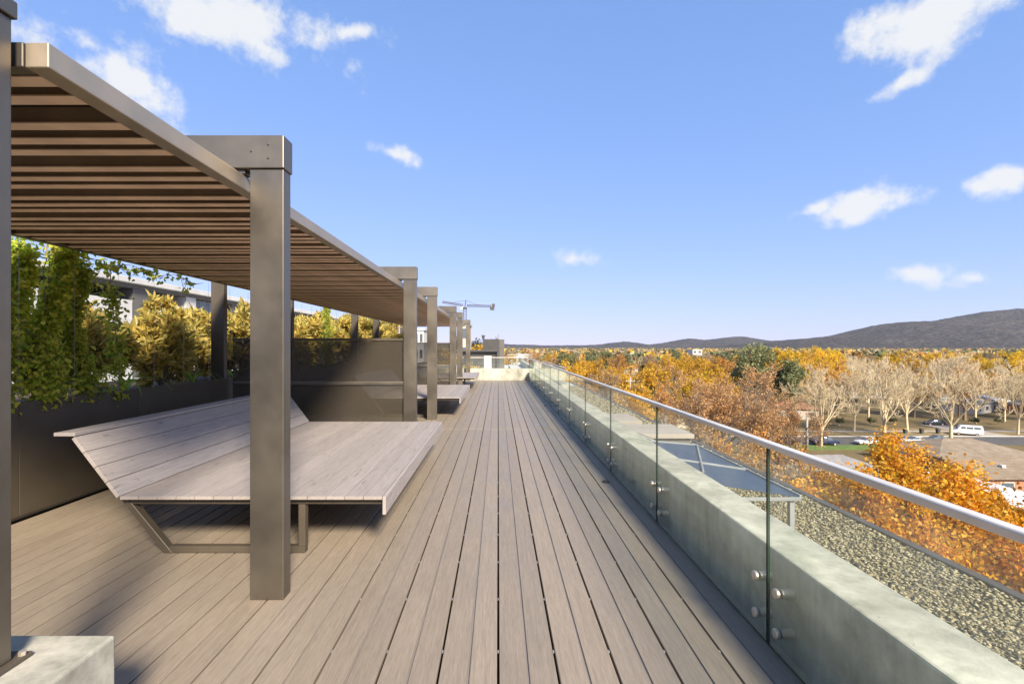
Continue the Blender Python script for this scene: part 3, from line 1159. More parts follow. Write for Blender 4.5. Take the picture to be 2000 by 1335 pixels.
# loose runner of the vine along the pergola edge
def runner():
    rng = np.random.default_rng(8)
    o = empty('vine_runner', (-4.2, 4.6, 2.44), 0, 'dark loose vine runner hanging along the pergola roof edge', 'vine')
    pts = [np.array([0, s * .12, -.03 + .03 * math.sin(s)]) for s in range(20)]
    P0 = pts[:-1]; P1 = pts[1:]
    C, D = [], []
    extra0, extra1 = [], []
    for s in range(34):
        b = pts[rng.integers(0, 19)]
        e = b + np.array([rng.normal(.02, .05), rng.normal(0, .08), -abs(rng.normal(0, .09))])
        extra0.append(b); extra1.append(e)
        for k in range(6):
            C.append(b + (e - b) * rng.uniform(.3, 1.1) + rng.normal(0, .02, 3)); D.append(rng.normal(0, 1, 3) + np.array([0, 0, -.4]))
    V, Fc = tubes(list(P0) + extra0, list(P1) + extra1, [.004] * (19 + 34), [.003] * (19 + 34), 4)
    put('stems', mesh_np('runner_stems', V, Fc, M['bark']), o)
    V, Fc = leaves(C, D, .065, .036, rng, .25, True)
    f = put('foliage', mesh_np('runner_foliage', V, Fc, LEAF['vine']), o)
    f['kind'] = 'stuff'
runner()

# strap leaved plants
def strap_mesh(seed, L, w, bend):
    n = 7
    V, Fc = [], []
    for i in range(n + 1):
        t = i / n
        a = bend * t * t
        x = L * t * math.sin(a * .8)
        z = L * t * math.cos(a * .8)
        ww = w * (math.sin(math.pi * (.12 + .86 * t)) ** .7) * (1 - .35 * t)
        V += [(x, -ww / 2, z), (x + .006, 0, z - ww * .12), (x, ww / 2, z)]
    for i in range(n):
        b = i * 3
        Fc += [(b, b + 1, b + 4, b + 3), (b + 1, b + 2, b + 5, b + 4)]
    return mesh_np('blade', V, Fc, LEAF['strap'], True)
BL = [strap_mesh(1, .42, .035, 1.0), strap_mesh(2, .36, .04, .7), strap_mesh(3, .48, .035, 1.5)]
for i, (x, y, s, lab) in enumerate([(-4.42, 5.72, 1.0, 'bright green strap leaved plant at the planter edge, left one'),
                                    (-4.40, 6.95, .85, 'bright green strap leaved plant close to the dark back post'),
                                    (-4.42, 5.15, .7, 'low strap leaved plant under the vines'),
                                    (-4.40, 8.0, .8, 'strap leaved plant just right of the dark back post')]):
    o = empty('strap_plant', (x, y, .925), i * 1.3, lab, 'plant', 'strap leaved plants in the planter')
    o.scale = (s, s, s)
    for k in range(11):
        put('blade', BL[k % 3], o, (0, 0, 0), (random.Random(k + i).uniform(-.15, .15), random.Random(k * 3 + i).uniform(0, .35), k * 2.4))

# ================================================================== own building, lower roof
ob = empty('apartment_block', (-4, 8, GZ), 0, 'body of the apartment block under the terrace with lower gravel roof wing', 'building')
boxpart('wall', ob, -8, 5.42, -12, 14.38, 0, -GZ - .17, M['gwall'])
boxpart('lower_wall', ob, 5.425, 9.72, -12, 30, 0, -GZ - 1.36, M['gwall'])
boxpart('roof_slab', ob, 5.426, 9.72, -12, 30, -GZ - 1.355, -GZ - 1.25, M['slab'])
boxpart('roof_edge', ob, 9.60, 9.74, -12.02, 30.02, -GZ - 1.248, -GZ - 1.19, M['dark'], .01)

def gravel():
    rng = np.random.default_rng(4)
    base = np.array([(1, 0, 0), (0, 1, 0), (-1, 0, 0), (0, -1, 0), (0, 0, .8), (0, 0, -.8)], float)
    fc = np.array([(0, 1, 4), (1, 2, 4), (2, 3, 4), (3, 0, 4), (1, 0, 5), (2, 1, 5), (3, 2, 5), (0, 3, 5)])
    n1, n2 = 62000, 16000
    X = np.concatenate([rng.uniform(1.78, 5.58, n1), rng.uniform(1.78, 5.58, n2)])
    Y = np.concatenate([rng.uniform(.5, 12.5, n1), rng.uniform(12.5, 34, n2)])
    sz = np.concatenate([rng.uniform(.013, .028, n1), rng.uniform(.035, .06, n2)])
    n = n1 + n2
    yaw = rng.uniform(0, 6.28, n)
    V = np.repeat(base[None], n, axis=0) * rng.uniform(.7, 1.25, (n, 6, 3))
    V[:, :, 0] *= rng.uniform(1.0, 1.6, n)[:, None]
    V[:, :, 2] *= rng.uniform(.45, .8, n)[:, None]
    tilt = rng.normal(0, .35, n)
    c, s = np.cos(tilt)[:, None], np.sin(tilt)[:, None]
    z2 = V[:, :, 2] * c + V[:, :, 1] * s
    y2 = V[:, :, 1] * c - V[:, :, 2] * s
    V[:, :, 1], V[:, :, 2] = y2, z2
    c, s = np.cos(yaw)[:, None], np.sin(yaw)[:, None]
    x2 = V[:, :, 0] * c - V[:, :, 1] * s
    y2 = V[:, :, 0] * s + V[:, :, 1] * c
    V[:, :, 0], V[:, :, 1] = x2, y2
    V *= sz[:, None, None]
    V += np.stack([X, Y, -1.225 + rng.uniform(-.012, .022, n)], axis=1)[:, None, :]
    Fc = (fc[None] + (np.arange(n) * 6)[:, None, None]).reshape(-1, 3)
    m, t = newmat('river_gravel')
    ge = N(t, 'ShaderNodeNewGeometry')
    cc = ramp(t, ge.outputs['Random Per Island'], [(0, (.05, .042, .025)), (.3, (.20, .165, .09)), (.6, (.31, .265, .155)), (.85, (.43, .375, .245)), (1, (.07, .058, .038))])
    finish(t, cc, .8, 0, .3)
    me = mesh_np('gravel', V.reshape(-1, 3), Fc, m)
    o = put('gravel', me)
    tag(o, 'pale river gravel covering the lower roof beyond the parapet', 'gravel', kind='stuff')
gravel()
bed_m = simple('gravel_bed', (.22, .18, .11), .95, 0, .4, 30)
o = put('gravel_bed', MB().box(1.715, 5.59, -4, 34, -1.246, -1.232).mesh('gravel_bed', bed_m))
tag(o, kind='structure')

# unseen dark box added behind the viewer so post fronts reflect something dark
lb = empty('added_dark_box', (-2.2, -5.2, -.05), 0, 'added unseen dark box behind the viewer, reflected in the post fronts', 'building')
boxpart('wall', lb, -4.2, 3.5, -2, 1.7, 0, 3.1, M['dkrecess'])
boxpart('roof', lb, -4.4, 3.7, -2.2, 1.9, 3.102, 3.3, M['gwall'])
boxpart('door', lb, 1.2, 2.3, 1.702, 1.74, .02, 2.15, M['win'])
# blue glass canopy on the lower roof
cn = empty('glass_canopy', (3.3, 8.7, -1.23), 0, 'blue glazed canopy roof on slim grey legs over the gravel', 'canopy')
ex0, ex1, ey0, ey1 = -1.2, .98, -1.86, 1.75
ze, zr = .62, .80       # eave, ridge above the gravel
xr = -.25
def panel(name, pts, mat, th=.012):
    mb = MB()
    V = [Vector(p) for p in pts]
    nrm = (V[1] - V[0]).cross(V[-1] - V[0]).normalized()
    n = len(V)
    mb.add([tuple(v) for v in V] + [tuple(v - nrm * th) for v in V], [tuple(range(n)), tuple(range(2 * n - 1, n - 1, -1))] + [(i, i + n, (i + 1) % n + n, (i + 1) % n) for i in range(n)])
    return put(name, mb.mesh(name, mat), cn)
ym = -.37
def zat(x):
    return ze + (zr - ze) * (ex1 - x) / (ex1 - xr)
panel('glass_sheet', [(ex1 - .03, ey0, ze), (ex1 - .03, ym - .02, ze), (xr, ym - .02, zr), (xr, ey0, zr)], M['bluegl'])
panel('glass_sheet', [(ex1 - .03, ym + .02, ze), (ex1 - .03, ey1, ze), (xr, ey1 - .5, zr), (xr, ym + .02, zr)], M['bluegl'])
panel('glass_sheet', [(xr - .02, ey0, zr), (xr - .02, ym, zr), (ex0, ym, ze), (ex0, ey0, ze)], M['bluegl'])
panel('glass_sheet', [(xr - .02, ym + .03, zr), (xr - .02, ey1 - .5, zr), (ex0, ey1, ze), (ex0, ym + .03, ze)], M['bluegl'])
fr = [((ex1, ey0, ze), (ex1, ey1, ze)), ((ex0, ey0 - .01, ze - .03), (ex1, ey0 - .01, ze - .03)), ((xr, ey0, zr), (xr, ey1 - .5, zr)), ((ex1, ym, ze), (xr, ym, zr)),
      ((ex1, ey1, ze), (xr, ey1 - .5, zr)), ((ex0, ey0, ze), (ex0, ey1, ze)), ((ex1 - .02, ey1 - .1, ze + .012), (xr + .15, ey0 + .7, zr - .008))]
for a, b in fr:
    put('frame_bar', MB().bar(a, b, .03, .05).mesh('frame_bar', M['greymet'], .003), cn)
for (x, y) in ((ex1 - .1, ey0 + .06), (ex0 + .1, ey0 + .06), (ex1 - .1, ey1 - .1), (ex0 + .1, ey1 - .1)):
    put('leg', MB().box(x - .035, x + .035, y - .035, y + .035, 0, ze - .035).mesh('leg', M['greymet'], .004), cn)
zs = empty('metal_hood', (3.3, 11.3, -1.23), 0, 'pale sheet metal hipped hood behind the blue canopy', 'roof hood')
mb = MB().add([(-1.1, -.7, .25), (.95, -.7, .25), (.95, 1.3, .25), (-1.1, 1.3, .25), (-.2, -.1, .72), (-.2, .9, .72), (-1.1, -.7, 0), (.95, -.7, 0), (.95, 1.3, 0), (-1.1, 1.3, 0)],
              [(0, 1, 4), (1, 2, 5, 4), (2, 3, 5), (3, 0, 4, 5), (0, 6, 7, 1), (1, 7, 8, 2), (2, 8, 9, 3), (3, 9, 6, 0), (6, 9, 8, 7)])
put('hood', mb.mesh('hood', M['zinc']), zs)
for a, b in (((.95, -.7, .26), (-.2, -.1, .73)), ((.95, 1.3, .26), (-.2, .9, .73)), ((-.2, -.1, .73), (-.2, .9, .73)), ((.9, .3, .285), (-.2, .4, .73))):
    put('rib', MB().bar(a, b, .03, .02).mesh('rib', M['dark']), zs)
for (y, x0, x1, h, lab) in ((13.6, 2.4, 5.2, .31, 'pale flat topped roof box just behind the metal hood'), (15.9, 2.4, 4.5, .31, 'second smaller pale flat roof box farther along the gravel roof')):
    t = empty('roof_box', ((x0 + x1) / 2, y, -1.23), 0, lab, 'roof box', 'flat boxes on the lower roof')
    w = (x1 - x0) / 2
    boxpart('upstand', t, -w + .08, w - .08, -.7, .8, 0, h, M['gwall'])
    boxpart('lid', t, -w, w, -.8, .9, h + .002, h + .12, M['path'], .01)

# ================================================================== roofs beyond the end wall
t2 = empty('far_terrace', (-3, 42, GZ), 0, 'pale lower terrace and building continuing beyond the end wall', 'building')
boxpart('wall', t2, -14, 6.4, -19.2, 24, 0, -GZ - .9, M['slab'])
boxpart('edge_wall', t2, 6.0, 6.38, -19.1, 24, -GZ - .898, -GZ - .25, M['conc'], .01)
boxpart('inner_wall', t2, 4.1, 4.3, -18.5, 10, -GZ - .898, -GZ - .35, M['white'], .01)
boxpart('path_strip', t2, 2.2, 3.9, -18.5, 10, -GZ - .898, -GZ - .86, M['zinc'])
bg2 = empty('far_balustrade', (3.3, 30, -.25), 0, 'small far glass rail on the terrace beyond the end wall', 'balustrade')
for i in range(5):
    put('glass_panel', MB().box(-.006, .006, .03, 2.37, .003, .75).mesh('glass_panel', M['glass']), bg2, (-.12, -7.2 + i * 2.4, 0))
put('handrail', MB().box(-.15, -.09, -7.2, 4.8, .752, .79).mesh('handrail', M['steel'], .006), bg2)

ph = empty('rooftop_house', (0, 46, -.9), 0, 'dark grey rooftop box building with white door beyond the end wall', 'building')
boxpart('upper_wall', ph, -1.5, .12, 1.0, 5.0, 0, 3.2, M['dkrecess'])
boxpart('side_wall', ph, .123, .6, 1.05, 5.0, 0, 3.17, M['gwall'])
boxpart('lower_wall', ph, -3.6, -.15, -1.5, .99, 0, 2.0, M['dkrecess'])
boxpart('canopy', ph, -4.6, .05, -1.9, .985, 2.003, 2.16, M['dkrecess'], .01)
boxpart('door', ph, -1.3, -.62, -1.535, -1.503, .02, 1.62, M['white'])
boxpart('post', ph, -.1, .03, -1.85, -1.7, 0, 2.0, M['dkrecess'])
put('vent', MB().cyl((-1.45, 1.2, 3.2), (-1.45, 1.2, 3.45), .12, .12, 10).cyl((-1.45, 1.2, 3.45), (-1.45, 1.2, 3.6), .2, .16, 10).mesh('vent', M['dark']), ph)

# flowering bed in front of it
def flower_bed():
    rng = np.random.default_rng(6)
    n = 2600
    C = np.stack([rng.uniform(-4.2, -.2, n), rng.uniform(36, 40.5, n), -.88 + np.abs(rng.normal(0, .28, n))], axis=1)
    C[:, 2] += .25 * np.sin(C[:, 0] * 2)
    C[:, 2] = np.clip(C[:, 2], -.88, .1)
    V, Fc = leaves(C, rng.normal(0, .6, (n, 3)) + np.array([0, 0, 1]), .2, .1, rng)
    o = put('flower_bed', mesh_np('flower_bed', V, Fc, LEAF['flower']))
    tag(o, 'red and yellow planting on the terrace beyond the end wall', 'planting', kind='stuff')
flower_bed()

# ================================================================== neighbouring apartment building on the left
nb = empty('neighbour_building', (-20, 30, GZ), 0, 'long low grey apartment building with thin flat roof behind the planter', 'building')
def nbp(name, x0, x1, y0, y1, z0, z1, mat, bev=0):
    return boxpart(name, nb, x0 + 20, x1 + 20, y0 - 30, y1 - 30, z0 - GZ, z1 - GZ, mat, bev)
nbp('core_wall', -34, -23.2, 4, 62, GZ, 4.72, M['dkrecess'])
nbp('roof', -34.5, -19.6, 3, 63, 4.95, 5.25, M['slab'], .02)
nbp('roof_soffit', -34, -19.9, 3.4, 62.6, 4.73, 4.946, M['gwall'])
for z0 in (2.75, -.45, -3.65):
    nbp('floor_slab', -23.19, -19.8, 4, 62, z0, z0 + .28, M['slab'])
for (ya, yb, mat) in ((8, 9.4, 'gwall'), (17.6, 19.2, 'gwall'), (26.4, 28.1, 'gwall'), (30.9, 31.9, 'slab'), (36.2, 37.4, 'gwall'), (44, 46, 'gwall'), (54, 56, 'gwall')):
    for z0, z1 in ((3.032, 4.725), (-.168, 2.748), (-3.368, -.452)):
        nbp('pier', -23.18, -19.95, ya, yb, z0, z1, M[mat])
for (ya, yb) in ((9.5, 17.5), (19.3, 26.3), (28.2, 30.8), (37.5, 43.9), (46.1, 53.9)):
    for z0 in (3.032, -.168, -3.368):
        nbp('balustrade', -20.05, -19.9, ya, yb, z0, z0 + 1.02, M['white'], .01)
for z0, z1 in ((3.032, 4.72), (-.168, 2.74)):
    w0 = 32.0
    for q in range(4):
        w = nbp('window', -20.6, -20.5, w0 + q * 1.02, w0 + q * 1.02 + .94, z0 + .1, z1 - .05, M['zinc'])
        b = MB().box(-.02, .02, -.41, .41, .06, z1 - z0 - .22).mesh('pane', M['win'])
        put('pane', b, w, (.07, 0, .0))
for (ya, yb) in ((10.5, 13), (21, 24), (28.5, 30.4), (39, 42), (48, 51)):
    for z0 in (3.032, -.168):
        nbp('sliding_door', -23.16, -23.08, ya, yb, z0, z0 + 1.65, M['win'])
for q in range(14):
    nbp('roof_vent', -30 - (q % 3), -29.4 - (q % 3), 8 + q * 4, 8.6 + q * 4, 5.252, 5.6, M['zinc'])

# towers seen between the posts
def block(name, cx, y, w, d, top, mat, lab, nf, nw):
    t = empty(name, (cx, y, GZ), 0, lab, 'building')
    boxpart('wall', t, -w / 2, w / 2, 0, d, 0, top - GZ, M[mat])
    boxpart('roof', t, -w / 2 - .2, w / 2 + .2, -.2, d + .2, top - GZ + .002, top - GZ + .4, M['slab'])
    fh = 3.1
    for f in range(nf):
        z = top - GZ - (f + 1) * fh
        for k in range(nw):
            x = -w / 2 + (k + .5) * w / nw
            wn_ = boxpart('window', t, x - w / nw * .32, x + w / nw * .32, -.05, -.002, z + .7, z + 2.5, M['zinc'])
            put('pane', MB().box(-w / nw * .28, w / nw * .28, -.02, .02, .1, 1.7).mesh('pane', M['win']), wn_, (0, -.03, 0))
    return t
block('apartment_tower', gX(818, 95), 95, 1.9 * 95 / 94.4, 12, EYE + (VY - 645) * 95 / F, 'white', 'pale narrow tower seen between the second pair of bronze posts', 7, 2)
block('apartment_tower', gX(907, 80), 80, 14 * 80 / F, 10, EYE + (VY - 633) * 80 / F, 'cream', 'pinkish cream tower seen between the last two bronze posts', 6, 1)
block('flat_block', gX(1242, 420), 420, 17, 12, EYE - (690 - VY) * 420 / F, 'white', 'white three storey block among the orange trees in the distance', 3, 4)
block('flat_block', gX(1362, 360), 360, 7, 9, EYE - (683 - VY) * 360 / F, 'white', 'small white tower block beside yellow trees in the distance', 3, 2)
block('flat_block', gX(1010, 170), 170, 12, 14, EYE - (694 - VY) * 170 / F, 'slab', 'white flat roofed building beyond the end of the terrace', 2, 6)

# ================================================================== crane
def crane():
    Y = 300
    x0 = gX(908, Y)
    zt = EYE + (VY - 597) * Y / F
    o = empty('tower_crane', (x0, Y, GZ), 0, 'distant tower crane with long horizontal jib against the sky', 'crane')
    H = zt - GZ
    def lattice(name, a, b, w, nseg):
        a, b = Vector(a), Vector(b)
        mb = MB()
        d = (b - a).normalized()
        up = Vector((0, 1, 0))
        u = d.cross(up).normalized() * w / 2
        v = up * w / 2
        cs = [(-1, -1), (1, -1), (1, 1), (-1, 1)]
        for (i, j) in cs:
            mb.bar(a + u * i + v * j, b + u * i + v * j, .28)
        for k in range(nseg):
            p, q = a.lerp(b, k / nseg), a.lerp(b, (k + 1) / nseg)
            for (i, j), (i2, j2) in zip(cs, cs[1:] + cs[:1]):
                mb.bar(p + u * i + v * j, q + u * i2 + v * j2, .16)
        return put(name, mb.mesh(name, M['dark']), o)
    lattice('mast', (0, 0, 0), (0, 0, H - 1), 1.7, 26)
    lattice('jib', (1.2, 0, H + .1), (16.5, 0, H - .2), 1.0, 12)
    lattice('jib', (-1.2, 0, H + .3), (-14, 0, H + 2.4), 1.0, 12)
    put('counterweight', MB().box(15.6, 18.2, -1, 1, -2.6, -.7).box(16.8, 18.6, -1, 1, -.7, 1.2).mesh('counterweight', M['dark']), o, (0, 0, H))
    put('cab', MB().box(-2.6, -1.0, -1, 1, -2.6, -.6).mesh('cab', M['white'], .1), o, (0, 0, H))
    put('apex', MB().bar((0, 0, -1), (.6, 0, 3.4), .5).bar((.6, 0, 3.4), (9, 0, .3), .18).bar((.6, 0, 3.4), (-9, 0, 1.7), .18).box(-1.2, 1.2, -1.1, 1.1, -2.0, -.9).mesh('apex', M['dark']), o, (0, 0, H))
crane()

# ================================================================== ground, street
g = put('ground', MB().box(-3000, 7000, -400, 8000, GZ - 2, GZ).mesh('ground', M['ground']))
tag(g, kind='structure')
o = put('road', MB().box(40, 260, 96.5, 105.5, GZ + .004, GZ + .02).mesh('road', M['asphalt'])); tag(o, kind='structure')
o = put('verge', MB().box(30, 260, 105.7, 116, GZ + .004, GZ + .10).mesh('verge', M['verge'])); tag(o, kind='structure')
o = put('footpath', MB().box(30, 260, 111.2, 112.8, GZ + .101, GZ + .112).mesh('footpath', M['path'])); tag(o, kind='structure')
o = put('lawn', MB().box(56, 96, 92, 96.2, GZ + .004, GZ + .1).mesh('lawn', M['lawn'])); tag(o, kind='structure')
o = put('driveway', MB().box(106, 112, 105.72, 122, GZ + .114, GZ + .128).mesh('driveway', M['path'])); tag(o, kind='structure')
o = put('kerb', MB().box(30, 260, 105.5, 105.69, GZ + .004, GZ + .14).mesh('kerb', M['slab'])); tag(o, kind='structure')

# ---- cars
def paint(name, c):
    m, t = newmat(name)
    p = finish(t, c, .3, .1, .5)
    p.inputs['Coat Weight'].default_value = .6
    return m
CARP = {'white': paint('white_car_paint', (.75, .75, .73)), 'navy': paint('navy_car_paint', (.02, .03, .07)), 'grey': paint('grey_car_paint', (.10, .105, .11)), 'black': paint('black_car_paint', (.02, .02, .022))}
def car(kind, colr, loc, rz, lab):
    o = empty('parked_car' if kind != 'van' else 'camper_van', loc, rz, lab, 'car' if kind != 'van' else 'van', 'cars parked along the street' if kind != 'van' else None)
    pm = CARP[colr]
    prof = {'sedan': ([(-2.25, .35), (-2.3, .75), (-2.1, .92), (-1.3, .98), (.75, .98), (1.9, .86), (2.25, .68), (2.28, .35)], [(-1.75, .97), (-.95, 1.42), (.15, 1.44), (1.05, .97)], 1.75, 4.5),
            'ute': ([(-2.5, .45), (-2.52, 1.05), (-.55, 1.08), (-.5, 1.08), (1.1, 1.1), (2.3, 1.02), (2.5, .8), (2.5, .45)], [(-.6, 1.08), (-.45, 1.74), (.6, 1.76), (1.35, 1.1)], 1.85, 5.0),
            'van': ([(-2.9, .4), (-2.95, 1.3), (-2.9, 1.5), (1.7, 1.5), (2.5, 1.2), (2.9, .95), (2.92, .4)], [(-2.9, 1.5), (-2.75, 2.45), (1.0, 2.5), (1.35, 2.35), (2.0, 1.5)], 2.0, 5.8)}[kind]
    body, cab, w, L = prof
    put('body', MB().prism(body, -w / 2, w / 2).mesh('body', pm, .06, 2, True), o)
    # cabin narrows to the roof
    n = len(cab)
    zb, zt = cab[0][1], max(z for _, z in cab)
    V = []
    for s in (-1, 1):
        for x, z in cab:
            V.append((x, s * (w / 2 - .04 - .16 * (z - zb) / (zt - zb)), z))
    Fc = [tuple(range(n)), tuple(range(2 * n - 1, n - 1, -1))] + [(i, i + n, (i + 1) % n + n, (i + 1) % n) for i in range(n)]
    put('cabin', MB().add(V, Fc).mesh('cabin', pm if kind == 'van' else M['win'], .04, 2, True), o)
    if kind != 'van':
        rx0, rx1 = cab[1][0] + .02, cab[2][0] - .02
        put('roof', MB().box(rx0 - .1, rx1 + .12, -w / 2 + .2, w / 2 - .2, zt - .02, zt + .035).mesh('roof', pm, .02, 2, True), o)
        for s in (-1, 1):
            put('pillar', MB().bar(((rx0 + rx1) / 2 - .1, s * (w / 2 - .16), zt), ((rx0 + rx1) / 2, s * (w / 2 - .04), zb), .08, .05).mesh('pillar', pm), o)
    else:
        put('windscreen', MB().bar((1.22, 0, 2.3), (1.98, 0, 1.58), 1.5, .06).mesh('windscreen', M['win']), o)
        put('rear_window', MB().box(-2.93, -2.80, -.75, .75, 1.6, 2.2).mesh('rear_window', M['win']), o)
        for s in (-1, 1):
            for a, b in ((-2.4, -1.2), (-1.0, .2), (.4, 1.2)):
                put('window', MB().box(a, b, -.02, .02, 1.62, 2.12).mesh('window', M['win']), o, (0, s * .925, 0))
    r = .34
    for x in (-L * .29, L * .3):
        for s in (-1, 1):
            wh = put('wheel', MB().cyl((x, s * (w / 2 - .2), r), (x, s * (w / 2 + .02), r), r, r, 16).mesh('wheel', M['tyre'], .02), o)
            put('rim', MB().cyl((x, s * (w / 2 + .018), r), (x, s * (w / 2 + .035), r), r * .6, r * .55, 12).mesh('rim', M['steel']), wh)
    for s in (-1, 1):
        put('headlight', MB().box(L / 2 - .16, L / 2 + .015, s * w * .36 - .16, s * w * .36 + .16, .62, .76).mesh('headlight', M['clear'], .02), o)
        put('tail_light', MB().box(-L / 2 - .06, -L / 2 + .1, s * w * .4 - .1, s * w * .4 + .1, .75, .95).mesh('tail_light', M['red'], .02), o)
    return o
def street(px, py):
    Y = (EYE - GZ) * F / (py - VY)
    return (gX(px, Y), Y, GZ + .021)
car('ute', 'navy', street(1610, 869), 0, 'dark blue utility car with open tray parked behind the orange tree')
car('sedan', 'white', street(1695, 868), math.pi, 'white sedan parked alone on the street beside the green lawn')
car('sedan', 'white', street(1786, 866), math.pi, 'white car half hidden by the brown tiled roof')
car('sedan', 'grey', street(1828, 864), math.pi, 'dark grey car parked next to the large pale tree trunk')
x, y, z = street(1888, 850)
vn = car('van', 'white', (x, y, GZ + .13), R(150), 'white camper van parked on a driveway across the street')
vn.scale = (.88, .88, .88)
x, y, z = street(1835, 832)
car('sedan', 'black', (x, 121, GZ + .01), R(170), 'dark car parked under the trees beyond the verge')
# wheelie bins
for (px, lab, mm) in ((1768, 'wheelie bin with yellow lid on the verge', 'yellow'), (1800, 'dark wheelie bin on the verge left of the pale trunk', 'dark'), (1832, 'dark wheelie bin on the verge nearest the pale trunk', 'dark')):
    b = empty('wheelie_bin', (gX(px, 109), 109, GZ + .1), 0, lab, 'bin', 'bins on the verge')
    put('body', MB().add([(-.24, -.28, 0), (.24, -.28, 0), (.24, .28, 0), (-.24, .28, 0), (-.3, -.36, 1.0), (.3, -.36, 1.0), (.3, .36, 1.0), (-.3, .36, 1.0)], [(0, 3, 2, 1), (4, 5, 6, 7), (0, 1, 5, 4), (1, 2, 6, 5), (2, 3, 7, 6), (3, 0, 4, 7)]).mesh('body', M['dkrecess']), b)
    put('lid', MB().box(-.33, .33, -.4, .4, 1.002, 1.09).mesh('lid', M[mm], .02), b)
# poles
def pole(px, Y, top_y, lab, arm=False):
    zt = EYE - (top_y - VY) * Y / F
    o = empty('power_pole', (gX(px, Y), Y, GZ), 0, lab, 'pole')
    put('pole', MB().cyl((0, 0, 0), (0, 0, zt - GZ), .26, .18, 10).mesh('pole', M['timberpole'], 0, 1, True), o)
    put('crossarm', MB().box(-1.1, 1.1, -.22, -.1, zt - GZ - .9, zt - GZ - .75).mesh('crossarm', M['timberpole']), o)
    for q in (-.9, -.3, .3, .9):
        put('insulator', MB().cyl((q, -.16, zt - GZ - .75), (q, -.16, zt - GZ - .5), .06, .04, 8).mesh('insulator', M['white']), o)
    if arm:
        put('lamp_arm', MB().bar((0, 0, zt - GZ - .3), (-2.6, -.3, zt - GZ + .3), .09).bar((-2.4, -.3, zt - GZ + .28), (-3.3, -.3, zt - GZ + .3), .26, .12).mesh('lamp_arm', M['greymet']), o)
pole(1576, 92, 805, 'pale weathered power pole beside the leftmost bare tree', True)
pole(1231, 110, 737, 'short grey power pole among trees beyond the glass')

# ---- houses
def hip_house(name, cx, cy, w, d, eave, ridge, rz, roof, wall, lab, group=None, gable=False, chim=True, zb=GZ):
    o = empty(name, (cx, cy, zb), rz, lab, 'house', group)
    put('wall', MB().box(-w / 2 + .5, w / 2 - .5, -d / 2 + .5, d / 2 - .5, 0, eave).mesh('wall', M[wall]), o)
    ins = 0 if gable else d / 2
    xr_ = w / 2 - ins
    rf = MB().add([(-w / 2, -d / 2, eave), (w / 2, -d / 2, eave), (w / 2, d / 2, eave), (-w / 2, d / 2, eave), (-xr_, 0, ridge), (xr_, 0, ridge),
                   (-w / 2, -d / 2, eave - .18), (w / 2, -d / 2, eave - .18), (w / 2, d / 2, eave - .18), (-w / 2, d / 2, eave - .18)],
                  [(0, 1, 5, 4), (2, 3, 4, 5), (1, 2, 5), (3, 0, 4), (0, 6, 7, 1), (1, 7, 8, 2), (2, 8, 9, 3), (3, 9, 6, 0), (6, 9, 8, 7)])
    r = put('roof', rf.mesh('roof', M[roof]), o)
    put('ridge_cap', MB().bar((-xr_, 0, ridge + .03), (xr_, 0, ridge + .03), .3, .12).mesh('ridge_cap', M[roof]), r)
    if gable:
        for s in (-1, 1):
            put('gable_wall', MB().prism([(-d / 2 + .5, eave - .1), (d / 2 - .5, eave - .1), (0, ridge - .25)], s * (w / 2 + .02), s * (w / 2 - .35), 'x').mesh('gable_wall', M[wall]), o)
    if chim:
        put('chimney', MB().box(w * .12, w * .12 + .7, d * .1, d * .1 + .7, eave, ridge + .7).mesh('chimney', M['brick']), r)
    for q in (-.3, 0, .3):
        wn_ = put('window', MB().box(-.9, .9, -.04, .04, 0, 1.2).mesh('window', M['white']), o, (w * q, -d / 2 + .47, .9))
        put('pane', MB().box(-.8, .8, -.03, .03, .1, 1.1).mesh('pane', M['win']), wn_, (0, -.03, 0))
    return o

h = hip_house('brick_house', 73, 66.5, 24, 9.0, 2.7, 4.4, 0, 'tile1', 'brick', 'brown tiled house with orange brick gable behind the orange tree', gable=True, chim=False)
# rows of tiles as real courses on the near slope
def courses(h, w, d, eave, ridge, n=13):
    for i in range(n):
        f = (i + .5) / n
        y = -d / 2 * (1 - f)
        z = eave + (ridge - eave) * f
        put('tile_course', MB().box(-w / 2 + .05, w / 2 - .05, -.05, .05, 0, .035).mesh('tile_course', M['tile1']), h, (0, y, z))
courses(h, 24, 9, 2.7, 4.4)
for (x, f) in ((-6, .5), (-2, .55), (1, .55), (4, .56)):
    put('roof_vent', MB().box(-.25, .25, -.25, .25, 0, .35).mesh('roof_vent', M['white']), h, (x, -4.5 * (1 - f), 2.7 + 1.7 * f))
hip_house('tiled_house', 76, 80, 17, 12, 2.6, 4.4, 0, 'tile1', 'cream', 'brown hip roofed house between the brick gable and the street', chim=False)
hip_house('tiled_house', 46.5, 68.5, 14, 9, 2.6, 4.2, R(3), 'tile3', 'cream', 'grey brown roofed house below the navy car', chim=False)
cp = empty('carport', (58.5, 55, GZ), 0, 'long white corrugated carport roof beside the brick gable', 'carport')
mb = MB()
nw = 36
V, Fc = [], []
for i in range(nw * 2 + 1):
    y = -11 + 22 * i / (nw * 2)
    dz = .045 if i % 2 else -.045
    V += [(-2.6, y, 2.35 + dz), (2.6, y, 2.75 + dz), (-2.6, y, 2.31 + dz), (2.6, y, 2.71 + dz)]
for i in range(nw * 2):
    a = i * 4
    Fc += [(a, a + 1, a + 5, a + 4), (a + 2, a + 6, a + 7, a + 3), (a, a + 4, a + 6, a + 2), (a + 1, a + 3, a + 7, a + 5)]
put('roof', MB().add(V, Fc).mesh('roof', M['corr']), cp)
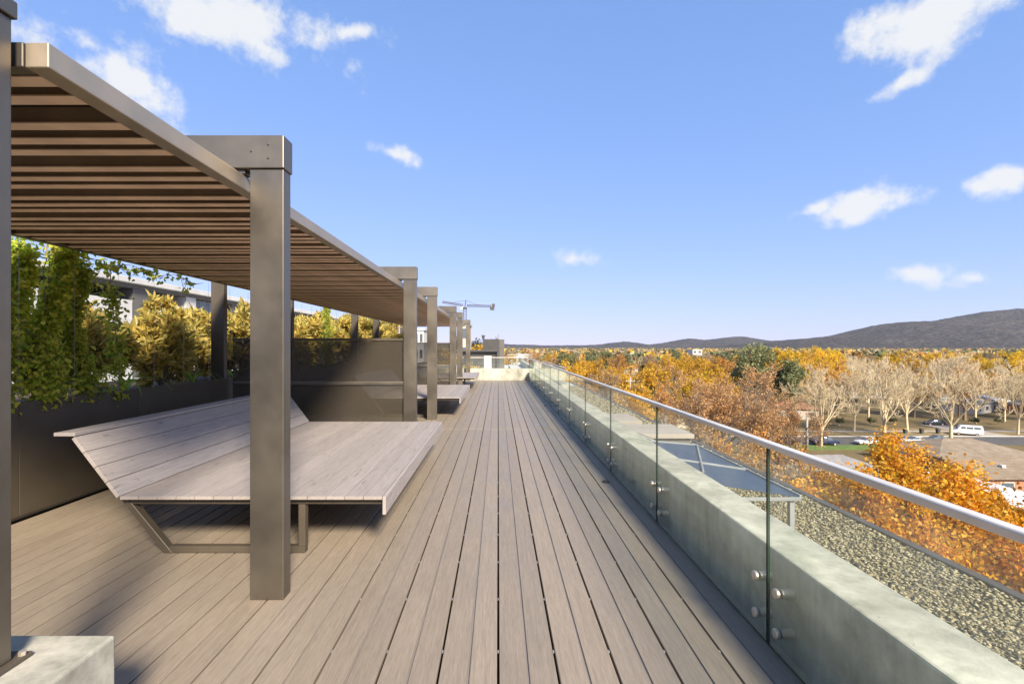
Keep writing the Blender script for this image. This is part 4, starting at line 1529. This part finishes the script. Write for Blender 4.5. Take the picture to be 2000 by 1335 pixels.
for y in (-10, -3.3, 3.3, 10):
    for x, zt in ((-2.3, 2.28), (2.3, 2.6)):
        put('post', MB().box(x - .05, x + .05, y - .05, y + .05, 0, zt).mesh('post', M['greymet']), cp)
rh = random.Random(77)
hs = [(1300, 120, 'tile1', 'cream', 'small house with pale gable among the rust trees'), (1790, 215, 'corr', 'white', 'pale roofed long house behind the bare trees'), (1690, 190, 'corr', 'white', 'white roofed house left behind the bare trees')]
for px, Y, rf, wl, lab in hs:
    hip_house('suburb_house', gX(px, Y), Y, 14, 9, 3, 5, rh.uniform(-.3, .3), rf, wl, lab, gable=(Y == 120), chim=False)
for i, px in enumerate(sorted(rh.uniform(1010, 2080) for _ in range(26))):
    Y = rh.uniform(130, 420)
    rf = rh.choice(['tile1', 'tile2', 'tile3', 'corr', 'tile3'])
    hip_house('suburb_house', gX(px, Y), Y, rh.uniform(12, 18), rh.uniform(8, 11), 3, rh.uniform(4.6, 5.6), rh.uniform(-.6, .6), rf, rh.choice(['cream', 'white', 'brick']),
              ORD[i] + ' low suburban house from the left among the distant trees', 'houses among the distant trees', False, i % 3 == 0)

# ================================================================== trees beyond
def dens(seed, H, Rad, leaf, size, per, keep, **kw):
    a = dict(levels=4, trunk=.2, nlimb=6, kids=(5, 5, 4), ratio=.56, up=.4, wander=.16, rmin=.03, a0=.75)
    a.update(kw)
    return tree_meshes(leaf, seed, H, Rad, .32, M['bark'], LEAF[leaf], per, size, size * .9, keep, sides=4, **a)

T_ORG = [dens(101, 14, 6.5, 'orange', .30, 3, .75), dens(102, 15, 6.5, 'orange', .30, 4, .8)]
T_RUST = [dens(103, 15, 7, 'rust', .26, 2, .75), dens(104, 14, 6, 'rust', .28, 3, .75)]
T_YEL = [dens(105, 15, 6, 'yellow', .36, 4, .9), dens(106, 14, 6.5, 'gold', .36, 4, .85)]
T_GRN = [dens(107, 16, 5.5, 'green', .42, 7, .9, up=.6, a0=.6), dens(108, 12, 5.5, 'dkgreen', .42, 6, .8)]
T_BRN = [dens(109, 14, 6, 'brown', .26, 2, .7)]
T_BARE = [tree_meshes('bare', sd, 17, 7.2, .30, M['plane'], LEAF['rust'], 0, .2, .2, levels=5, trunk=.2, nlimb=8, kids=(6, 5, 5, 4), ratio=.58, up=.45, wander=.2, rmin=.022, a0=.75, sides=4) for sd in (111, 112)]
T_NEAR = [tree_meshes('near', sd, 14.4, 5.4, .26, M['bark'], LEAF['near'], 24, .15, .27, 1.0, levels=4, trunk=.2, nlimb=7, kids=(6, 6, 5), ratio=.52, up=.25, wander=.17, rmin=.012, a0=.9, six=False, sides=5) for sd in (121, 122)]
BIGRUST = tree_meshes('bigrust', 131, 17.6, 8.2, .45, M['bark'], LEAF['rust'], 4, .22, .22, .7, levels=4, trunk=.2, nlimb=8, kids=(6, 6, 6), ratio=.55, up=.4, wander=.17, rmin=.022, a0=.8, sides=5)

def tr(kind, px, Y, top_y, name, lab, group=None, wide=1.0, H0=None, rz=None):
    me, h0 = kind
    zt = EYE - (top_y - VY) * Y / F
    H = zt - GZ
    s = H / h0
    return plant_tree(name, me, (gX(px, Y), Y, GZ), rz if rz is not None else (px * 1.7) % 6.28, s * wide, s, lab, group)

# near orange trees just past the gravel roof
tr((T_NEAR[0], 14.4), 1745, 27, 890, 'orange_tree', 'tall bright orange tree in front of the brown roofed houses', wide=1.35)
tr((T_NEAR[1], 14.4), 1945, 19, 950, 'orange_tree', 'orange tree at the right picture edge beside the gravel roof', wide=1.3)
tr((T_NEAR[0], 14.4), 2080, 13.5, 1000, 'orange_tree', 'nearest orange tree low at the right edge under the handrail', wide=1.0, rz=2.1)
tr((T_NEAR[1], 14.4), 1650, 22.5, 905, 'orange_tree', 'small orange tree at the left of the orange group, by the canopy', wide=1.0, rz=4.0)
tr((T_NEAR[1], 14.4), 1800, 17, 960, 'orange_tree', 'low orange tree seen through the glass below the handrail', wide=1.2, rz=1.0)
tr((T_NEAR[0], 14.4), 1890, 36, 915, 'orange_tree', 'orange tree beside the white corrugated carport roof', wide=1.1, rz=5.0)
tr((T_NEAR[1], 14.4), 1715, 20, 925, 'orange_tree', 'orange tree filling the gap between canopy and tallest orange tree', wide=1.15, rz=2.7)
tr((T_NEAR[0], 14.4), 1930, 13, 1040, 'orange_tree', 'lowest orange tree directly against the gravel roof edge', wide=.85, rz=3.3)
# big rust tree and company
tr((BIGRUST, 17.6), 1405, 58, 722, 'rust_tree', 'largest rust coloured tree with open branches left of the bare trees', wide=1.0, rz=.4)
tr((BIGRUST, 17.6), 1525, 66, 770, 'rust_tree', 'rust tree just right of the largest rust tree', wide=.95, rz=2.4)
tr((T_RUST[0], 15), 1375, 42, 835, 'rust_tree', 'low rust tree below the largest one, beside the roof boxes', wide=1.1)
tr((T_ORG[0], 14), 1490, 48, 838, 'orange_tree', 'dull orange tree behind the handrail left of the power pole', wide=1.0)
tr((T_ORG[1], 15), 1265, 62, 812, 'orange_tree', 'orange tree behind the glass panels near the roof boxes', wide=.9)
tr((T_BRN[0], 14), 1500, 36, 890, 'brown_tree', 'dark brown thin tree between the canopy and the orange tree', wide=.9)
tr((T_BRN[0], 14), 1430, 34, 905, 'brown_tree', 'dark brown thin tree just behind the metal hood', wide=.9, rz=3)
tr((T_YEL[1], 14), 1235, 75, 752, 'yellow_tree', 'yellow tree seen through the glass below the short power pole', wide=.75)
tr((T_GRN[0], 16), 1492, 112, 680, 'green_tree', 'grey green gum tree standing out among yellow trees', wide=1.15)
tr((T_GRN[1], 12), 1258, 115, 748, 'green_tree', 'dark green round tree by the short power pole', wide=.8)
# bare plane trees along the street
for i, (px, Y, ty, w, lab) in enumerate([(1604, 95, 712, .95, 'bare pale plane tree with leaning trunk beside the power pole'), (1668, 112, 705, .95, 'bare pale plane tree behind the white sedan'),
                                         (1728, 101, 698, 1.05, 'bare pale plane tree with low forked trunk above the orange tree'), (1772, 113, 702, .95, 'bare pale plane tree behind the yellow lidded bin'),
                                         (1857, 98, 688, 1.15, 'largest bare pale plane tree with thick trunk on the street'), (1988, 108, 704, 1.0, 'bare pale plane tree at the right picture edge'),
                                         (1905, 124, 700, .95, 'bare pale plane tree behind the camper van'), (1552, 118, 715, .85, 'bare pale plane tree right of the green gum tree'),
                                         (2090, 104, 700, 1.0, 'bare pale plane tree just outside the right edge')]):
    tr((T_BARE[i % 2], 17), px, Y, ty, 'plane_tree', lab, 'bare plane trees along the street', w, rz=i * 1.9)
    # dark hedge behind
for i, px in enumerate((1640, 1700, 1745, 1850, 1905, 1950)):
    tr((T_GRN[1], 12), px, 120 + i % 3, 815, 'hedge_tree', ORD[i] + ' dark evergreen from the left behind the bare plane trees', 'evergreens behind the plane trees', 1.3)
tr((T_GRN[1], 12), 1945, 85, 868, 'lime_shrub', 'bright green shrub between the tiled roofs', wide=1.0)

# canopy of the suburb: single trees out to 420 m
rt = random.Random(3)
KIND = {'yellow': (T_YEL[0], 15), 'gold': (T_YEL[1], 14), 'orange': (T_ORG[1], 15), 'orange2': (T_ORG[0], 14), 'rust': (T_RUST[0], 15), 'rust2': (T_RUST[1], 14), 'green': (T_GRN[0], 16), 'dark': (T_GRN[1], 12), 'brown': (T_BRN[0], 14), 'bare': (T_BARE[0], 17)}
LABS = {'yellow': 'bright yellow tree in the suburban canopy', 'gold': 'golden tree in the suburban canopy', 'orange': 'orange tree in the suburban canopy', 'orange2': 'dull orange tree in the suburban canopy',
        'rust': 'rust brown tree in the suburban canopy', 'rust2': 'reddish brown tree in the suburban canopy', 'green': 'grey green gum tree in the suburban canopy', 'dark': 'dark evergreen in the suburban canopy',
        'brown': 'leafless brown tree in the suburban canopy', 'bare': 'pale bare tree in the suburban canopy'}
def zone(px, Y):
    r = rt.random()
    if px < 1120:
        return rt.choice(['rust', 'brown', 'green', 'gold', 'gold', 'rust2', 'brown'])
    if px < 1290:
        return rt.choice(['orange', 'gold', 'rust', 'brown', 'rust2', 'orange2', 'gold'] if Y < 230 else ['rust', 'green', 'brown', 'orange', 'gold'])
    if px < 1440:
        return rt.choice(['gold', 'yellow', 'orange', 'gold', 'orange2'] if Y < 260 else ['green', 'brown', 'dark', 'rust', 'rust2', 'gold'])
    if px < 1660:
        return rt.choice(['yellow', 'yellow', 'gold', 'yellow', 'orange'] if Y > 140 else ['gold', 'orange', 'rust'])
    if px < 1880:
        return rt.choice(['bare', 'rust', 'gold', 'orange', 'brown', 'bare'] if Y < 260 else ['yellow', 'green', 'brown', 'gold'])
    return rt.choice(['gold', 'orange', 'rust', 'yellow', 'bare'] if Y < 250 else ['brown', 'yellow', 'rust', 'green'])
SKYL = lambda px: 684 if px < 1150 else (682 if px < 1400 else (676 if px < 1660 else 688))
placed, specs = [], []
tries = 0
while len(placed) < 210 and tries < 9000:
    tries += 1
    Y = 85 + 340 * rt.random() ** 1.15
    px = rt.uniform(985, 2120)
    X = gX(px, Y)
    if Y < 125 and px > 1540: continue
    if Y < 110 and px < 1200 and px > 1100 and rt.random() < .5: continue
    if X < 5: continue
    if 1425 < px < 1545 and Y < 150: continue
    if any((X - a) ** 2 + (Y - b) ** 2 < 52 for a, b in placed): continue
    k = zone(px, Y)
    me, h0 = KIND[k]
    H = rt.uniform(11.5, 17.0) * (1.12 if k in ('yellow', 'green') and px > 1400 else 1)
    ty = VY - (GZ + H - EYE) * F / Y
    ty = max(ty, SKYL(px) - 4 * rt.random())
    specs.append((px, Y, ty, k, rt.uniform(.9, 1.2)))
    placed.append((X, Y))
WHERE = [(1060, 'past the terrace end'), (1180, 'left of short power pole'), (1300, 'by the white block'), (1400, 'by the white tower'),
         (1540, 'around the gum tree'), (1640, 'above leaning bare tree'), (1760, 'above forked bare tree'), (1880, 'above largest bare tree'), (2200, 'at right picture edge')]
TONE = {'yellow': 'bright yellow', 'gold': 'golden', 'orange': 'orange', 'orange2': 'dull orange', 'rust': 'rust brown', 'rust2': 'reddish brown', 'green': 'grey green gum', 'dark': 'dark evergreen', 'brown': 'thin brown', 'bare': 'pale bare'}
count = {}
for px, Y, ty, k, w in sorted(specs):
    wh = next(t_ for lim, t_ in WHERE if px < lim)
    band = 'closer' if Y < 180 else ('middle' if Y < 300 else 'farther')
    n = count[(k, wh, band)] = count.get((k, wh, band), -1) + 1
    lab = f'{ORD[n]} {TONE[k]} tree from left, {band} canopy {wh}'
    nm = {'dark': 'evergreen_tree', 'bare': 'bare_tree'}.get(k, k.rstrip('2') + '_tree')
    tr(KIND[k], px, Y, ty, nm, lab, 'trees of the suburb canopy, ' + k.rstrip('2'), w)
print('canopy trees', len(placed))
# trees left of centre beyond the terrace roofs
for (px, Y, ty, k, lab) in ((1000, 148, 676, 'brown', 'brown tree mass right of the rooftop house'), (1026, 152, 679, 'rust', 'rust tree beyond the far terrace'), (930, 140, 664, 'gold', 'golden tree left of the rooftop house'), (915, 150, 668, 'dark', 'dark tree behind the last bronze post')):
    tr(KIND[k], px, Y, ty, k + '_tree', lab, None, 1.1)

# far wood that reads as one mass
def far_wood():
    rng = np.random.default_rng(9)
    n = 5200
    Y = 400 + 3400 * rng.random(n) ** 1.9
    px = rng.uniform(700, 2300, n)
    X = (px - VX) * Y / F
    pal = np.array([(.56, .34, .10), (.38, .27, .15), (.20, .21, .10), (.14, .16, .08), (.46, .32, .16), (.72, .48, .06), (.27, .25, .13), (.42, .37, .24)])
    wts = np.array([.14, .18, .18, .16, .12, .08, .1, .04])
    idx = rng.choice(len(pal), n, p=wts / wts.sum())
    q = np.where(Y < 1200, 1, 0)
    Vs, Cs = [], []
    for i in range(n):
        k = 64 if Y[i] < 900 else 30
        rad = rng.uniform(4, 7.5) * (1 if Y[i] < 1500 else 1.6)
        h = rng.uniform(9, 16)
        u = rng.normal(size=(k, 3))
        u /= np.linalg.norm(u, axis=1, keepdims=True)
        u *= (rng.random((k, 1)) ** .4)
        c = np.array([X[i], Y[i], GZ + h * .6]) + u * np.array([rad, rad, h * .42])
        s = rad * .42
        D = rng.normal(size=(k, 3))
        sd = np.cross(D, rng.normal(size=(k, 3)))
        D *= s / np.linalg.norm(D, axis=1, keepdims=True)
        sd *= s * .8 / np.linalg.norm(sd, axis=1, keepdims=True)
        Vs.append(np.stack([c - D, c + sd, c + D, c - sd], axis=1).reshape(-1, 3))
        col = pal[idx[i]] * rng.uniform(.75, 1.25)
        cc = np.repeat(col[None] * rng.uniform(.8, 1.2, (k, 1)), 4, axis=0)
        Cs.append(cc)
    V = np.concatenate(Vs)
    C = np.concatenate(Cs)
    me = mesh_np('far_wood', V, np.arange(len(V)).reshape(-1, 4), mat_attr('far_foliage'))
    at = me.attributes.new('tone', 'FLOAT_COLOR', 'POINT')
    at.data.foreach_set('color', np.concatenate([C, np.ones((len(C), 1))], axis=1).astype(np.float32).ravel())
    o = put('far_wood', me)
    tag(o, 'far autumn tree canopy stretching to the hills', 'wood', kind='stuff')
    print('far wood quads', len(V) // 4)
far_wood()
for i, px in enumerate(sorted(rt.uniform(1000, 2000) for _ in range(30))):
    Y = rt.uniform(450, 1300)
    o = empty('far_house', (gX(px, Y), Y, GZ), rt.uniform(-.5, .5), ORD[i] + ' tiny pale roof from the left in the far canopy', 'house', 'roofs in the far canopy')
    w = rt.uniform(14, 34)
    hh = rt.uniform(8, 13)
    put('wall', MB().box(-w / 2, w / 2, -6, 6, 0, hh).mesh('wall', M['cream']), o)
    put('roof', MB().add([(-w / 2 - .5, -6.5, hh), (w / 2 + .5, -6.5, hh), (w / 2 + .5, 6.5, hh), (-w / 2 - .5, 6.5, hh), (-w / 2 + 5, 0, hh + 2), (w / 2 - 5, 0, hh + 2)], [(0, 1, 5, 4), (2, 3, 4, 5), (1, 2, 5), (3, 0, 4), (3, 2, 1, 0)]).mesh('roof', M['corr' if i % 2 else 'tile3']), o)

# ================================================================== hills
def hill(name, prof, D, depth, seed, amp):
    px0, px1 = prof[0][0], prof[-1][0]
    nx, ny = 200, 40
    xs = np.linspace(px0, px1, nx)
    hy = np.interp(xs, [p[0] for p in prof], [p[1] for p in prof])
    k = np.hanning(9); k /= k.sum()
    hy = np.convolve(np.pad(hy, 4, mode='edge'), k, mode='valid')
    Hr = EYE + (VY - hy) * D / F - GZ
    rng = np.random.default_rng(seed)
    ts = np.linspace(-1, 1, ny)
    V = []
    g1 = rng.normal(size=(12, 3))
    for j, t_ in enumerate(ts):
        sh = .5 + .5 * math.cos(math.pi * t_)
        for i in range(nx):
            X = (xs[i] - VX) * D / F
            Y = D + t_ * depth
            bump = sum(math.sin(X * .0016 * (1 + a[0]) + Y * .002 * a[1] + a[2] * 3) for a in g1) / 12
            rid = sh * Hr[i] * (1 + amp * bump * (1 - sh))
            if abs(t_) < .12: rid += rng.normal(0, 1.2)
            V.append((X, Y, GZ - 3 + rid + (rng.normal(0, 2.0) if sh > .05 else 0)))
    Fc = [(j * nx + i, j * nx + i + 1, (j + 1) * nx + i + 1, (j + 1) * nx + i) for j in range(ny - 1) for i in range(nx - 1)]
    o = put(name, mesh_np(name, V, Fc, M['hill'], True))
    tag(o, kind='structure')
hill('mountain', [(1380, 681), (1480, 669), (1530, 664), (1600, 659), (1680, 650), (1730, 634), (1765, 627), (1820, 629), (1870, 620), (1940, 606), (2000, 602), (2120, 606), (2260, 630), (2420, 665), (2500, 681)], 4200, 1700, 1, .6)
hill('hills', [(1080, 681), (1180, 671), (1222, 666), (1265, 673), (1300, 669), (1345, 660), (1372, 664), (1400, 661), (1440, 656), (1485, 664), (1560, 672), (1700, 681)], 6200, 1200, 2, .4)
hill('low_hills', [(200, 681), (560, 676), (800, 672), (920, 668), (1000, 672), (1080, 674), (1180, 673), (1300, 676), (1500, 681)], 6800, 700, 3, .3)

# ================================================================== air
hm, t = newmat('haze_air')
pv = N(t, 'ShaderNodeVolumePrincipled')
pv.inputs['Color'].default_value = (.86, .92, 1, 1)
pv.inputs['Density'].default_value = HAZE
pv.inputs['Anisotropy'].default_value = .2
oo = N(t, 'ShaderNodeOutputMaterial')
t.links.new(pv.outputs[0], oo.inputs['Volume'])
HZ_ON = True
hz = put('haze', MB().box(-3200, 7300, -500, 8200, GZ - 5, 420).mesh('haze', hm))
tag(hz, kind='stuff')
hz['label'] = 'thin pale air over the suburb'
hz['category'] = 'haze'
